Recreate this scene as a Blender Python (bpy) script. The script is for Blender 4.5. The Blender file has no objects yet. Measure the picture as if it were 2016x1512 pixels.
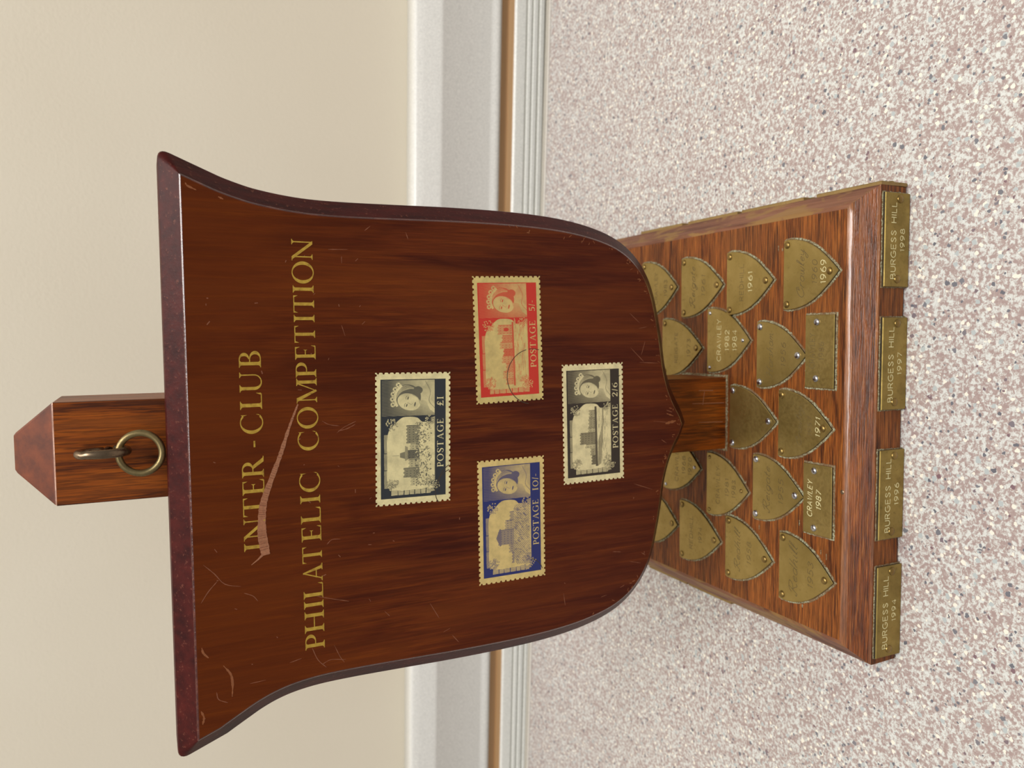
import bpy, bmesh, math, random
import numpy as np
from mathutils import Vector, Matrix

random.seed(7)
SC = bpy.context.scene
COL = SC.collection
MM = 0.001

# ------------------------------------------------------------------ camera, light, exposure
cam_d = bpy.data.cameras.new('camera')
cam = bpy.data.objects.new('camera', cam_d)
COL.objects.link(cam)
SC.camera = cam
cam_d.sensor_fit = 'HORIZONTAL'
cam_d.sensor_width = 36.0
cam_d.lens = 1544.12 / 2016 * 36.0
R_ = Vector((0.99804428, 0.05293395, -0.03325067))      # level right of the held camera
D_ = Vector((-0.00757691, -0.42555734, -0.90489974))    # its down
F_ = Vector((-0.06204998, 0.90338195, -0.424324))
# the camera was held on its side: image right = down, image up = right
X_, Y_, Z_ = D_, R_, -F_
m = Matrix((X_, Y_, Z_)).transposed().to_4x4()
m.translation = Vector((31.673, -229.977, 229.235)) * MM
cam.matrix_world = m
cam_d.clip_start = 0.01
cam_d.clip_end = 20
cam_d.dof.use_dof = True
cam_d.dof.focus_distance = 0.235
cam_d.dof.aperture_fstop = 21.0

w = bpy.data.worlds.new('room_air')
SC.world = w
w.use_nodes = True
w.node_tree.nodes['Background'].inputs[0].default_value = (1.0, 0.985, 0.955, 1)
w.node_tree.nodes['Background'].inputs[1].default_value = 0.34

def area(name, loc, target, size, size_y, power, col=(1, 0.985, 0.955)):
    l = bpy.data.lights.new(name, 'AREA')
    l.shape = 'RECTANGLE'; l.size = size; l.size_y = size_y
    l.energy = power; l.color = col
    o = bpy.data.objects.new(name, l)
    COL.objects.link(o)
    o.location = loc
    o.rotation_euler = (Vector(target) - Vector(loc)).to_track_quat('-Z', 'Y').to_euler()
    return o

area('ceiling_light', (0.35, -0.05, 1.75), (0.0, 0.0, 0.0), 1.3, 0.5, 21)
area('ceiling_light', (0.3, -1.05, 1.9), (0.0, 0.1, 0.1), 1.3, 0.4, 29)

SC.view_settings.view_transform = 'Standard'
SC.view_settings.look = 'None'
SC.view_settings.exposure = 0.0
SC.view_settings.gamma = 1.0
SC.view_settings.use_curve_mapping = False

# ------------------------------------------------------------------ helpers
def lin(c):
    return tuple((x / 255 / 12.92) if x / 255 <= 0.04045 else ((x / 255 + 0.055) / 1.055) ** 2.4 for x in c)

def L4(c):
    return (*lin(c), 1)

class NT:
    """small node-tree helper"""
    def __init__(s, name):
        s.m = bpy.data.materials.new(name); s.m.use_nodes = True
        s.t = s.m.node_tree; s.n = s.t.nodes; s.b = s.n['Principled BSDF']
        s.tc = s.n.new('ShaderNodeTexCoord')
    def link(s, a, b): s.t.links.new(a, b)
    def map(s, scale, rot=(0, 0, 0)):
        n = s.n.new('ShaderNodeMapping'); s.link(s.tc.outputs['Object'], n.inputs[0])
        n.inputs['Scale'].default_value = scale; n.inputs['Rotation'].default_value = rot
        return n.outputs[0]
    def noise(s, vec, scale=1, detail=4, rough=0.55, dist=0):
        n = s.n.new('ShaderNodeTexNoise'); s.link(vec, n.inputs['Vector'])
        n.inputs['Scale'].default_value = scale; n.inputs['Detail'].default_value = detail
        n.inputs['Roughness'].default_value = rough; n.inputs['Distortion'].default_value = dist
        return n.outputs['Fac']
    def ramp(s, fac, stops, interp='LINEAR'):
        n = s.n.new('ShaderNodeValToRGB'); s.link(fac, n.inputs[0]); r = n.color_ramp; r.interpolation = interp
        while len(r.elements) < len(stops): r.elements.new(0.5)
        for e, (p, c) in zip(r.elements, stops):
            e.position = p; e.color = c if len(c) == 4 else L4(c)
        return n.outputs[0]
    def mix(s, fac, a, b, mode='MIX'):
        n = s.n.new('ShaderNodeMix'); n.data_type = 'RGBA'; n.blend_type = mode
        for i, v in ((0, fac), (6, a), (7, b)):
            if isinstance(v, (int, float)): n.inputs[i].default_value = v
            elif isinstance(v, tuple): n.inputs[i].default_value = v if len(v) == 4 else L4(v)
            else: s.link(v, n.inputs[i])
        return n.outputs[2]
    def math(s, op, a, b=None):
        n = s.n.new('ShaderNodeMath'); n.operation = op
        for i, v in ((0, a), (1, b)):
            if v is None: continue
            if isinstance(v, (int, float)): n.inputs[i].default_value = v
            else: s.link(v, n.inputs[i])
        return n.outputs[0]
    def bump(s, h, strength, dist):
        n = s.n.new('ShaderNodeBump'); s.link(h, n.inputs['Height'])
        n.inputs['Strength'].default_value = strength; n.inputs['Distance'].default_value = dist
        s.link(n.outputs[0], s.b.inputs['Normal'])
    def set(s, **k):
        for a, v in k.items():
            i = s.b.inputs[a.replace('_', ' ')]
            if isinstance(v, (int, float)): i.default_value = v
            elif isinstance(v, tuple): i.default_value = v if len(v) == 4 else L4(v)
            else: s.link(v, i)
        return s.m

def BW(a, b=None):
    return ((a, a, a, 1))

# ------------------------------------------------------------------ materials
def wood(name, grain, dark, mid, light, bands=None, rough=0.35, coat=0.3, bump=0.25, fine=1.0, blotch=0.6, streak=0.5, spec=0.5):
    """grain: 0 along x, 2 along z"""
    t = NT(name)
    def sc(a, l):
        v = [a, a, a]; v[grain] = l
        return tuple(v)
    rot = (0, 0.05, 0) if grain == 2 else (0, 0, 0.02)
    g1 = t.noise(t.map(sc(420 * fine, 16 * fine), rot), 1, 6, 0.6, 0.4)
    g2 = t.noise(t.map(sc(1300 * fine, 60 * fine), rot), 1, 3, 0.6)
    g3 = t.noise(t.map(sc(75 * fine, 9 * fine), rot), 1, 3, 0.5, 1.2)
    c = t.ramp(g1, [(0.25, dark), (0.5, mid), (0.75, light)])
    c = t.mix(t.math('MULTIPLY', t.ramp(g2, [(0.42, BW(1)), (0.56, BW(0))]), streak), c, dark)
    c2 = t.mix(t.ramp(g3, [(0.35, BW(0)), (0.7, BW(blotch))]), c, light)
    c2 = t.mix(t.ramp(g3, [(0.3, BW(blotch)), (0.48, BW(0))]), c2, dark)
    if bands: c2 = bands(t, c2)
    r = t.ramp(g1, [(0.3, BW(rough + 0.1)), (0.7, BW(rough - 0.05))])
    t.bump(t.math('ADD', g2, t.math('MULTIPLY', g1, 0.6)), bump, 0.0002)
    t.set(Base_Color=c2, Roughness=r, Coat_Weight=coat, Coat_Roughness=0.18)
    t.b.inputs['Specular IOR Level'].default_value = spec
    return t.m

def shield_bands(t, c):
    # browner, worn varnish across the top; redder stain low down
    sep = t.n.new('ShaderNodeSeparateXYZ'); t.link(t.tc.outputs['Object'], sep.inputs[0])
    n = t.noise(t.map((22, 22, 22)), 1, 3)
    z = t.math('ADD', sep.outputs[2], t.math('MULTIPLY', t.math('SUBTRACT', n, 0.5), 0.06))
    f = t.n.new('ShaderNodeMapRange'); t.link(z, f.inputs[0])
    f.inputs[1].default_value = 0.155; f.inputs[2].default_value = 0.205
    c = t.mix(t.math('MULTIPLY', f.outputs[0], 0.62), c, (90, 38, 3))
    f2 = t.n.new('ShaderNodeMapRange'); t.link(z, f2.inputs[0])
    f2.inputs[1].default_value = 0.15; f2.inputs[2].default_value = 0.10
    c = t.mix(t.math('MULTIPLY', f2.outputs[0], 0.35), c, (72, 24, 10))
    return c

M = {}
M['shield'] = wood('mahogany_varnish', 2, (50, 14, 4), (82, 30, 9), (116, 56, 14), shield_bands, rough=0.36, coat=0.03, bump=0.24, streak=0.55, blotch=0.5, fine=1.35, spec=0.12)
t = NT('maroon_edge')
n = t.noise(t.map((300, 300, 60)), 1, 4)
n2 = t.noise(t.map((900, 900, 900)), 1, 2)
c = t.ramp(n, [(0.3, (46, 12, 12)), (0.7, (72, 22, 18))])
c = t.mix(t.ramp(n2, [(0.62, BW(0)), (0.74, BW(0.5))]), c, (120, 70, 55))
t.bump(n2, 0.15, 0.0003)
M['edge'] = t.set(Base_Color=c, Roughness=0.40)
t.b.inputs['Specular IOR Level'].default_value = 0.12
t = NT('worn_glossy_arris')
n = t.noise(t.map((700, 700, 250)), 1, 4)
t.bump(n, 0.5, 0.0004)
M['arris'] = t.set(Base_Color=t.ramp(n, [(0.45, (64, 20, 12)), (0.75, (104, 52, 36))]), Roughness=0.24, Coat_Weight=0.8)
M['post'] = wood('oak_post', 2, (62, 26, 6), (132, 62, 10), (166, 88, 22), rough=0.42, coat=0.05, bump=0.3, streak=0.85, blotch=0.5, fine=1.6, spec=0.25)
M['post_line'] = wood('oak_post_edge_highlight', 2, (120, 80, 60), (176, 128, 104), (210, 170, 150), rough=0.3, coat=0.3)  # bright line under the pointed top: highlight put into a pale colour
t = NT('end_grain')
n = t.noise(t.map((200, 200, 200)), 1, 6, 0.65)
M['post_end'] = t.set(Base_Color=t.ramp(n, [(0.3, (76, 34, 18)), (0.7, (120, 56, 24))]), Roughness=0.42)
t.b.inputs['Specular IOR Level'].default_value = 0.3
def pores(t, c):
    p = t.noise(t.map((90, 2600, 2600)), 1, 2, 0.5)
    q = t.noise(t.map((26, 26, 26)), 1, 4, 0.6)
    c = t.mix(t.ramp(p, [(0.56, BW(0)), (0.66, BW(0.75))]), c, (46, 22, 12))
    c = t.mix(t.ramp(p, [(0.30, BW(0.4)), (0.42, BW(0))]), c, (190, 120, 56))
    return t.mix(t.ramp(q, [(0.5, BW(0)), (0.75, BW(0.35))]), c, (96, 62, 36))
M['base'] = wood('oak_base', 0, (54, 25, 10), (122, 62, 24), (160, 94, 38), pores, rough=0.40, coat=0.0, bump=0.5, streak=0.9, blotch=0.42, fine=2.6, spec=0.2)
M['base_edge'] = wood('oak_base_edge', 0, (50, 22, 12), (108, 50, 20), (156, 88, 36), pores, rough=0.24, coat=0.0, bump=1.0, streak=0.9, blotch=0.6, fine=2.2, spec=0.4)
M['base_gloss'] = wood('oak_base_worn_edge', 0, (60, 28, 16), (128, 70, 36), (176, 114, 62), rough=0.18, coat=1.0, bump=1.0, streak=0.8, blotch=0.5, fine=1.9)
def worn(t, c):
    n = t.noise(t.map((160, 45, 160)), 1, 5, 0.6, 1.0)
    return t.mix(t.ramp(n, [(0.5, BW(0)), (0.58, BW(0.75))]), c, (140, 106, 58))
M['base_side'] = wood('oak_base_end', 1, (78, 44, 32), (112, 70, 52), (138, 92, 66), worn, rough=0.5, coat=0.0, bump=0.5, fine=1.5, spec=0.3)
def brass(name, a, b, rough=0.36, metal=0.85):
    t = NT(name)
    n = t.noise(t.map((120, 120, 120)), 1, 4)
    n2 = t.noise(t.map((900, 900, 900)), 1, 3)
    c = t.ramp(n, [(0.3, a), (0.7, b)])
    c = t.mix(t.ramp(n2, [(0.6, BW(0)), (0.75, BW(0.35))]), c, tuple(x * 0.6 for x in a))
    t.bump(n2, 0.05, 0.0002)
    return t.set(Base_Color=c, Roughness=t.ramp(n2, [(0.3, BW(rough)), (0.7, BW(rough + 0.14))]), Metallic=metal)
M['brass'] = brass('tarnished_brass', (150, 127, 70), (170, 146, 88))
M['brass_front'] = brass('stained_brass', (128, 108, 54), (160, 136, 74), 0.42, 0.75)
M['brass_pin'] = brass('brass_pin', (128, 104, 58), (152, 126, 74), 0.28, 0.9)
M['brass_side'] = brass('brass_edge_shaded', (34, 28, 16), (66, 54, 30), 0.6, 0.3)  # shaded plate edge: the dark gap round each plate put into its colour
M['brass_rim'] = brass('brass_edge_lit', (136, 110, 66), (156, 128, 80), 0.5, 0.5)  # lit copy of the plate edge, brighter tone put into the colour
M['steel_pin'] = brass('steel_pin', (170, 166, 170), (200, 198, 200), 0.18, 1.0)
M['bronze'] = brass('aged_bronze', (112, 98, 66), (146, 128, 88), 0.34, 0.85)
M['eye'] = brass('dark_steel_eye', (100, 84, 66), (138, 118, 96), 0.24, 0.9)
t = NT('polish_residue')
n = t.noise(t.map((1500, 1500, 1500)), 1, 4)
n9 = t.noise(t.map((130, 130, 130)), 1, 3)
t.bump(n, 0.8, 0.0004)
M['residue'] = t.set(Base_Color=t.mix(t.ramp(n9, [(0.42, BW(0)), (0.62, BW(0.8))]), t.ramp(n, [(0.36, (96, 70, 42)), (0.5, (132, 124, 94)), (0.62, (170, 170, 142))]), (112, 78, 46)), Roughness=0.9)
def flat(name, c, rough=0.6, **k):
    t = NT(name)
    n = t.noise(t.map((1500, 1500, 1500)), 1, 2)
    a = tuple(max(0, x * 0.9) for x in c)
    return t.set(Base_Color=t.ramp(n, [(0.35, a), (0.65, c)]), Roughness=rough, **k)
t = NT('gilt')
n = t.noise(t.map((700, 700, 700)), 1, 4)
M['gilt'] = t.set(Base_Color=t.ramp(n, [(0.28, (112, 78, 22)), (0.4, (158, 124, 34)), (0.7, (184, 152, 52))]), Roughness=0.5)
M['bare'] = flat('bare_scratched_wood', (158, 104, 72), 0.8)
M['bare2'] = flat('fine_scratch', (128, 74, 46), 0.7)
M['bare3'] = flat('orange_chip', (134, 76, 36), 0.7)
M['engr_pale'] = flat('bright_engraving', (222, 212, 160), 0.5)
M['engr_dark'] = flat('dull_engraving', (92, 74, 36), 0.6)
M['engr_faint'] = flat('faint_engraving', (100, 82, 42), 0.6)
M['white_paint'] = flat('white_gloss_paint', (226, 224, 218), 0.35)
M['white_plastic'] = flat('white_ribbed_plastic', (244, 243, 236), 0.4)
M['edging'] = flat('grey_edging', (184, 178, 166), 0.4)
M['edging_line'] = flat('pale_edging_line', (226, 220, 212), 0.4)
M['metal_leg'] = flat('grey_metal_leg', (120, 120, 118), 0.4)
t = NT('shaded_wall_tan')
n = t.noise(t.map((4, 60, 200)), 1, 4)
M['tan'] = t.set(Base_Color=t.ramp(n, [(0.3, (192, 150, 104)), (0.7, (206, 166, 122))]), Roughness=0.55)  # wall in the rail's shade, the shade put into a tan colour
t = NT('cream_wall_paint')
n = t.noise(t.map((500, 500, 500)), 1, 4)
n2 = t.noise(t.map((6, 6, 6)), 1, 2)
t.bump(n, 0.12, 0.001)
M['wall'] = t.set(Base_Color=t.ramp(n2, [(0.3, (219, 209, 189)), (0.7, (224, 215, 196))]), Roughness=0.75)
t = NT('carpet')
n = t.noise(t.map((300, 300, 300)), 1, 3)
M['floor'] = t.set(Base_Color=t.ramp(n, [(0.3, (110, 100, 92)), (0.7, (140, 130, 120))]), Roughness=0.95)

# speckled laminate
t = NT('speckled_laminate')
def voro(vec, scale, feature='F1', out='Distance', rnd=1.0):
    n = t.n.new('ShaderNodeTexVoronoi'); n.feature = feature; n.inputs['Scale'].default_value = scale
    n.inputs['Randomness'].default_value = rnd
    t.link(vec, n.inputs['Vector'])
    return n.outputs[out], n.outputs['Color'] if 'Color' in n.outputs else None
base = t.map((1, 1, 0))
warp = t.n.new('ShaderNodeTexNoise'); t.link(base, warp.inputs['Vector']); warp.inputs['Scale'].default_value = 900
wv = t.n.new('ShaderNodeVectorMath'); wv.operation = 'SCALE'; t.link(warp.outputs['Color'], wv.inputs[0]); wv.inputs['Scale'].default_value = 0.0012
va = t.n.new('ShaderNodeVectorMath'); va.operation = 'ADD'; t.link(base, va.inputs[0]); t.link(wv.outputs[0], va.inputs[1])
P = va.outputs[0]
pn = t.noise(P, 900, 4, 0.6)
c = t.ramp(pn, [(0.38, (206, 207, 203)), (0.47, (190, 186, 181)), (0.53, (165, 148, 143)), (0.64, (155, 135, 131))])
cn = t.noise(P, 480, 2, 0.5)   # cream flecks
vd, vc = voro(P, 420)
s1 = t.n.new('ShaderNodeSeparateColor'); t.link(vc, s1.inputs[0])
cream = t.math('MULTIPLY', t.math('LESS_THAN', vd, 0.28), t.math('GREATER_THAN', s1.outputs[0], 0.62))
c = t.mix(cream, c, (226, 220, 206))
vd1, vc1 = voro(P, 360)
s2 = t.n.new('ShaderNodeSeparateColor'); t.link(vc1, s2.inputs[0])
lg = t.math('MULTIPLY', t.math('LESS_THAN', vd1, 0.30), t.math('GREATER_THAN', s2.outputs[1], 0.80))
c = t.mix(lg, c, (172, 178, 178))
vd2, vc2 = voro(P, 340)
s3 = t.n.new('ShaderNodeSeparateColor'); t.link(vc2, s3.inputs[0])
rad = t.math('MULTIPLY', t.math('ADD', s3.outputs[2], 0.5), 0.24)
dk = t.math('MULTIPLY', t.math('LESS_THAN', vd2, rad), t.math('GREATER_THAN', s3.outputs[0], 0.30))
dcol = t.ramp(s3.outputs[1], [(0.0, (96, 96, 104)), (0.6, (116, 116, 122)), (1.0, (120, 92, 98))])
c = t.mix(dk, c, dcol)
M['laminate'] = t.set(Base_Color=c, Roughness=0.38)

# ------------------------------------------------------------------ mesh helpers (all in millimetres)
class MB:
    def __init__(s): s.v = []; s.f = []; s.mi = []; s.sm = []
    def add(s, vs, fs, mi=0, smooth=False):
        o = len(s.v); s.v += [tuple(p) for p in vs]
        for f in fs: s.f.append([i + o for i in f]); s.mi.append(mi); s.sm.append(smooth)
    def build(s, name, mats, parent=None, loc=None):
        me = bpy.data.meshes.new(name)
        me.from_pydata([(x * MM, y * MM, z * MM) for x, y, z in s.v], [], s.f)
        for mt in (mats if isinstance(mats, (list, tuple)) else [mats]): me.materials.append(mt)
        me.polygons.foreach_set('material_index', s.mi)
        me.polygons.foreach_set('use_smooth', s.sm)
        me.update()
        o = bpy.data.objects.new(name, me); COL.objects.link(o)
        if parent: o.parent = parent
        if loc is not None: o.location = loc
        return o

class Frame:
    """local 2-D frame on a surface: origin, right, up, normal"""
    def __init__(s, o, u, v):
        s.o = Vector(o); s.u = Vector(u).normalized(); s.v = Vector(v).normalized(); s.n = s.u.cross(s.v)
    def p(s, x, y, h=0): return tuple(s.o + s.u * x + s.v * y + s.n * h)

def area2(P):
    return sum(P[i][0] * P[(i + 1) % len(P)][1] - P[(i + 1) % len(P)][0] * P[i][1] for i in range(len(P))) / 2

def offset(P, d, lim=1.6):
    n = len(P); out = []
    for i in range(n):
        a = Vector(P[i - 1]); b = Vector(P[i]); c = Vector(P[(i + 1) % n])
        e1 = (b - a).normalized(); e2 = (c - b).normalized()
        n1 = Vector((e1.y, -e1.x)); n2 = Vector((e2.y, -e2.x))
        k = n1 + n2
        if k.length < 1e-6: k = n1
        k.normalize(); q = max(1 / lim, k.dot(n1))
        out.append(tuple(b + k * (d / q)))
    return out

def loft(mb, fr, P, prof, mi=None, cap0=True, cap1=True, smooth=False, lim=1.6):
    """P ccw outline; prof: list of (offset, height)"""
    n = len(P); loops = []
    for d, h in prof:
        Q = offset(P, d, lim) if abs(d) > 1e-9 else P
        loops.append([fr.p(x, y, h) for x, y in Q])
    vs = [p for l in loops for p in l]; base = len(mb.v)
    mb.v += vs
    for k in range(len(prof) - 1):
        m_ = mi[k] if mi else 0
        for i in range(n):
            j = (i + 1) % n
            mb.f.append([base + k * n + i, base + k * n + j, base + (k + 1) * n + j, base + (k + 1) * n + i]); mb.mi.append(m_); mb.sm.append(smooth)
    if cap1: mb.f.append([base + (len(prof) - 1) * n + i for i in range(n)]); mb.mi.append(mi[-1] if mi else 0); mb.sm.append(False)
    if cap0: mb.f.append([base + i for i in reversed(range(n))]); mb.mi.append(mi[0] if mi else 0); mb.sm.append(False)

def box(mb, x0, x1, y0, y1, z0, z1, mi=0):
    vs = [(x, y, z) for x in (x0, x1) for y in (y0, y1) for z in (z0, z1)]
    mb.add(vs, [(0, 1, 3, 2), (4, 6, 7, 5), (0, 4, 5, 1), (2, 3, 7, 6), (0, 2, 6, 4), (1, 5, 7, 3)], mi)

def catmull(P, n=6, closed=False):
    P = [Vector(p) for p in P]; out = []
    m_ = len(P)
    for i in range(m_ if closed else m_ - 1):
        p1 = P[i]; p2 = P[(i + 1) % m_]
        p0 = P[i - 1] if (closed or i > 0) else p1 * 2 - p2
        p3 = P[(i + 2) % m_] if (closed or i + 2 < m_) else p2 * 2 - p1
        for k in range(n):
            t_ = k / n
            out.append(0.5 * ((2 * p1) + (p2 - p0) * t_ + (2 * p0 - 5 * p1 + 4 * p2 - p3) * t_ ** 2 + (3 * p1 - p0 - 3 * p2 + p3) * t_ ** 3))
    if not closed: out.append(P[-1])
    return [tuple(p) for p in out]

def ribbon(P, W):
    """quads along a 2-D polyline; W a width or one per point"""
    n = len(P); V = [Vector(p) for p in P]; L = []; Rr = []
    if not hasattr(W, '__len__'): W = [W] * n
    for i in range(n):
        d = (V[min(i + 1, n - 1)] - V[max(i - 1, 0)])
        d = d.normalized() if d.length > 1e-9 else Vector((1, 0))
        nn = Vector((-d.y, d.x)) * W[i] / 2
        L.append(tuple(V[i] + nn)); Rr.append(tuple(V[i] - nn))
    return [[Rr[i], Rr[i + 1], L[i + 1], L[i]] for i in range(n - 1)]

def tube(mb, pts, r, seg=14, closed=False, mi=0):
    P = [Vector(p) for p in pts]; n = len(P); base = len(mb.v)
    up = Vector((0.123, 0.456, 0.881)).normalized()
    for i in range(n):
        d = (P[(i + 1) % n] - P[i - 1]) if closed else (P[min(i + 1, n - 1)] - P[max(i - 1, 0)])
        d.normalize(); a = d.cross(up).normalized(); b = d.cross(a)
        for k in range(seg):
            t_ = 2 * math.pi * k / seg
            mb.v.append(tuple(P[i] + a * (r * math.cos(t_)) + b * (r * math.sin(t_))))
    for i in range(n if closed else n - 1):
        for k in range(seg):
            j = (i + 1) % n; l = (k + 1) % seg
            mb.f.append([base + i * seg + k, base + i * seg + l, base + j * seg + l, base + j * seg + k]); mb.mi.append(mi); mb.sm.append(True)
    if not closed:
        mb.f.append([base + k for k in range(seg)]); mb.mi.append(mi); mb.sm.append(False)
        mb.f.append([base + (n - 1) * seg + k for k in reversed(range(seg))]); mb.mi.append(mi); mb.sm.append(False)

def decal(mb, fr, quads, h, th=0.03, mi=0):
    """thin raised convex pieces on a frame"""
    for qi, q in enumerate(quads):
        if area2(q) < 0: q = q[::-1]
        n = len(q); base = len(mb.v); top = h + th + 0.002 * (qi % 9)
        mb.v += [fr.p(x, y, h) for x, y in q] + [fr.p(x, y, top) for x, y in q]
        mb.f.append([base + n + i for i in range(n)]); mb.mi.append(mi); mb.sm.append(False)
        for i in range(n):
            j = (i + 1) % n
            mb.f.append([base + i, base + j, base + n + j, base + n + i]); mb.mi.append(mi); mb.sm.append(False)

def empty(name, loc=(0, 0, 0), label=None, cat=None, rz=0):
    o = bpy.data.objects.new(name, None); COL.objects.link(o); o.location = loc; o.rotation_euler = (0, 0, rz)
    o.empty_display_size = 0.02
    if label: o['label'] = label
    if cat: o['category'] = cat
    return o

# ------------------------------------------------------------------ lettering: serif capitals (cap height 1)
TK, TN = 0.135, 0.05
def rect(x0, y0, x1, y1): return [(x0, y0), (x1, y0), (x1, y1), (x0, y1)]
def ring(cx, cy, rx, ry, wx, wy, a0, a1, n=20):
    out = []
    for i in range(n):
        a = math.radians(a0 + (a1 - a0) * i / n); b = math.radians(a0 + (a1 - a0) * (i + 1) / n)
        out.append([(cx + rx * math.cos(a), cy + ry * math.sin(a)), (cx + rx * math.cos(b), cy + ry * math.sin(b)),
                    (cx + (rx - wx) * math.cos(b), cy + (ry - wy) * math.sin(b)), (cx + (rx - wx) * math.cos(a), cy + (ry - wy) * math.sin(a))])
    return out
def sf(x0, x1, y, s, ext=0.09):
    """bracketed serif under (s=1) or over (s=-1) a stem x0..x1 ending at y"""
    e = 0.035
    return [[(x0 - ext, y), (x1 + ext, y), (x1 + ext, y + s * e), (x0 - ext, y + s * e)],
            [(x0, y + s * e), (x0 - ext * 0.6, y + s * e), (x0, y + s * (e + 0.07))],
            [(x1, y + s * e), (x1 + ext * 0.6, y + s * e), (x1, y + s * (e + 0.07))]]
def stem(x, w=TK, ext=0.09): return [rect(x, 0, x + w, 1)] + sf(x, x + w, 0, 1, ext) + sf(x, x + w, 1, -1, ext)
def diag(x0, y0, x1, y1, w): return [[(x0, y0), (x0 + w, y0), (x1 + w, y1), (x1, y1)]]
def vs(pts, wd, n=6):
    P = catmull(pts, n)
    Wd = []
    for i in range(len(P)):
        t_ = i / n; k = min(int(t_), len(wd) - 2); u = t_ - k
        Wd.append(wd[k] * (1 - u) + wd[k + 1] * u)
    return ribbon(P, Wd)
def beak(x, y, s, d=-1, h=0.2):
    """triangular end serif of a bar: at x, from y, pointing down (s=-1) / up (s=1)"""
    return [[(x, y), (x, y + s * h), (x + d * 0.08, y)]]
def glyph(c):
    if c == 'I': return 0.33, stem(0.10)
    if c == 'H': return 0.86, stem(0.09) + stem(0.63) + [rect(0.2, 0.48, 0.65, 0.53)]
    if c == 'T': return 0.80, [rect(0.335, 0, 0.335 + TK, 1)] + sf(0.335, 0.335 + TK, 0, 1) + [rect(0.03, 0.955, 0.77, 1)] + beak(0.03, 0.98, -1, 1) + beak(0.77, 0.98, -1, -1)
    if c == 'E': return 0.64, stem(0.09) + [rect(0.1, 0.955, 0.56, 1), rect(0.1, 0.48, 0.44, 0.525), rect(0.1, 0, 0.60, 0.045)] + beak(0.56, 0.97, -1) + beak(0.62, 0.03, 1) + [[(0.44, 0.40), (0.44, 0.60), (0.38, 0.50)]]
    if c == 'L': return 0.64, stem(0.09) + [rect(0.1, 0, 0.60, 0.045)] + beak(0.63, 0.03, 1, -1, 0.24)
    if c == 'F': return 0.6, stem(0.09) + [rect(0.1, 0.955, 0.56, 1), rect(0.1, 0.48, 0.44, 0.525)] + beak(0.56, 0.97, -1)
    if c == 'P': return 0.62, stem(0.09) + [rect(0.2, 0.955, 0.34, 1), rect(0.2, 0.45, 0.34, 0.495)] + ring(0.33, 0.725, 0.28, 0.275, TK, TN, -90, 90)
    if c == 'B': return 0.68, stem(0.09) + [rect(0.2, 0.955, 0.36, 1), rect(0.2, 0.49, 0.38, 0.535), rect(0.2, 0, 0.38, 0.045)] + ring(0.34, 0.765, 0.26, 0.235, TK, TN, -90, 90) + ring(0.36, 0.265, 0.31, 0.265, TK, TN, -90, 90)
    if c == 'R': return 0.80, stem(0.09) + [rect(0.2, 0.955, 0.34, 1), rect(0.2, 0.48, 0.36, 0.525)] + ring(0.33, 0.74, 0.28, 0.26, TK, TN, -90, 90) + [[(0.33, 0.5), (0.48, 0.5), (0.80, 0.0), (0.62, 0.0)], rect(0.62, 0, 0.84, 0.035)]
    if c == 'N': return 0.92, [rect(0.14, 0, 0.19, 0.95), rect(0.76, 0, 0.81, 1)] + sf(0.14, 0.19, 0, 1) + sf(0.76, 0.81, 1, -1) + diag(0.03, 1, 0.70, 0, 0.145) + [rect(0, 0.965, 0.15, 1)]
    if c == 'M': return 1.1, [rect(0.13, 0, 0.18, 0.95)] + sf(0.13, 0.18, 0, 1) + stem(0.86) + [[(0.07, 1), (0.24, 1), (0.60, 0.05), (0.52, 0.0)], [(0.52, 0), (0.57, 0.06), (0.92, 1), (0.86, 1)]] + [rect(0.02, 0.965, 0.2, 1)]
    if c == 'A': return 0.88, [[(0.10, 0), (0.16, 0), (0.45, 0.92), (0.42, 1)], [(0.62, 0), (0.78, 0), (0.47, 1), (0.40, 1)], rect(0.2, 0.30, 0.66, 0.345)] + sf(0.10, 0.16, 0, 1, 0.08) + sf(0.63, 0.78, 0, 1, 0.08)
    if c == 'O': return 0.92, ring(0.46, 0.5, 0.46, 0.53, 0.14, 0.045, 0, 360, 40)
    if c == 'C': return 0.82, ring(0.46, 0.5, 0.46, 0.53, 0.14, 0.045, 48, 312, 30) + [[(0.77, 0.68), (0.77, 0.99), (0.72, 0.9)], [(0.79, 0.16), (0.74, 0.12), (0.80, 0.3)]]
    if c == 'G': return 0.9, ring(0.46, 0.5, 0.46, 0.53, 0.14, 0.045, 48, 320, 30) + [[(0.77, 0.68), (0.77, 0.99), (0.72, 0.9)], rect(0.68, 0.05, 0.81, 0.44), rect(0.6, 0.41, 0.9, 0.45)]
    if c == 'U': return 0.88, [rect(0.10, 0.32, 0.10 + TK, 1), rect(0.72, 0.32, 0.77, 1)] + sf(0.10, 0.235, 1, -1) + sf(0.72, 0.77, 1, -1) + ring(0.435, 0.33, 0.335, 0.35, 0.135, 0.05, 180, 290, 16) + ring(0.435, 0.33, 0.335, 0.35, 0.05, 0.05, 290, 360, 8)
    if c == '-': return 0.3, [rect(0.0, 0.36, 0.28, 0.44)]
    if c == 'S': return 0.62, vs([(0.54, 0.80), (0.40, 0.97), (0.18, 0.93), (0.12, 0.72), (0.33, 0.52), (0.52, 0.34), (0.48, 0.08), (0.25, 0.02), (0.08, 0.2)], [0.04, 0.05, 0.09, 0.14, 0.17, 0.14, 0.09, 0.05, 0.04]) + [[(0.56, 0.68), (0.56, 0.98), (0.5, 0.85)], [(0.06, 0.0), (0.06, 0.32), (0.12, 0.15)]]
    if c == '1': return 0.42, stem(0.13)
    if c == '0': return 0.84, ring(0.42, 0.48, 0.42, 0.5, 0.14, 0.05, 0, 360, 30)
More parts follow.
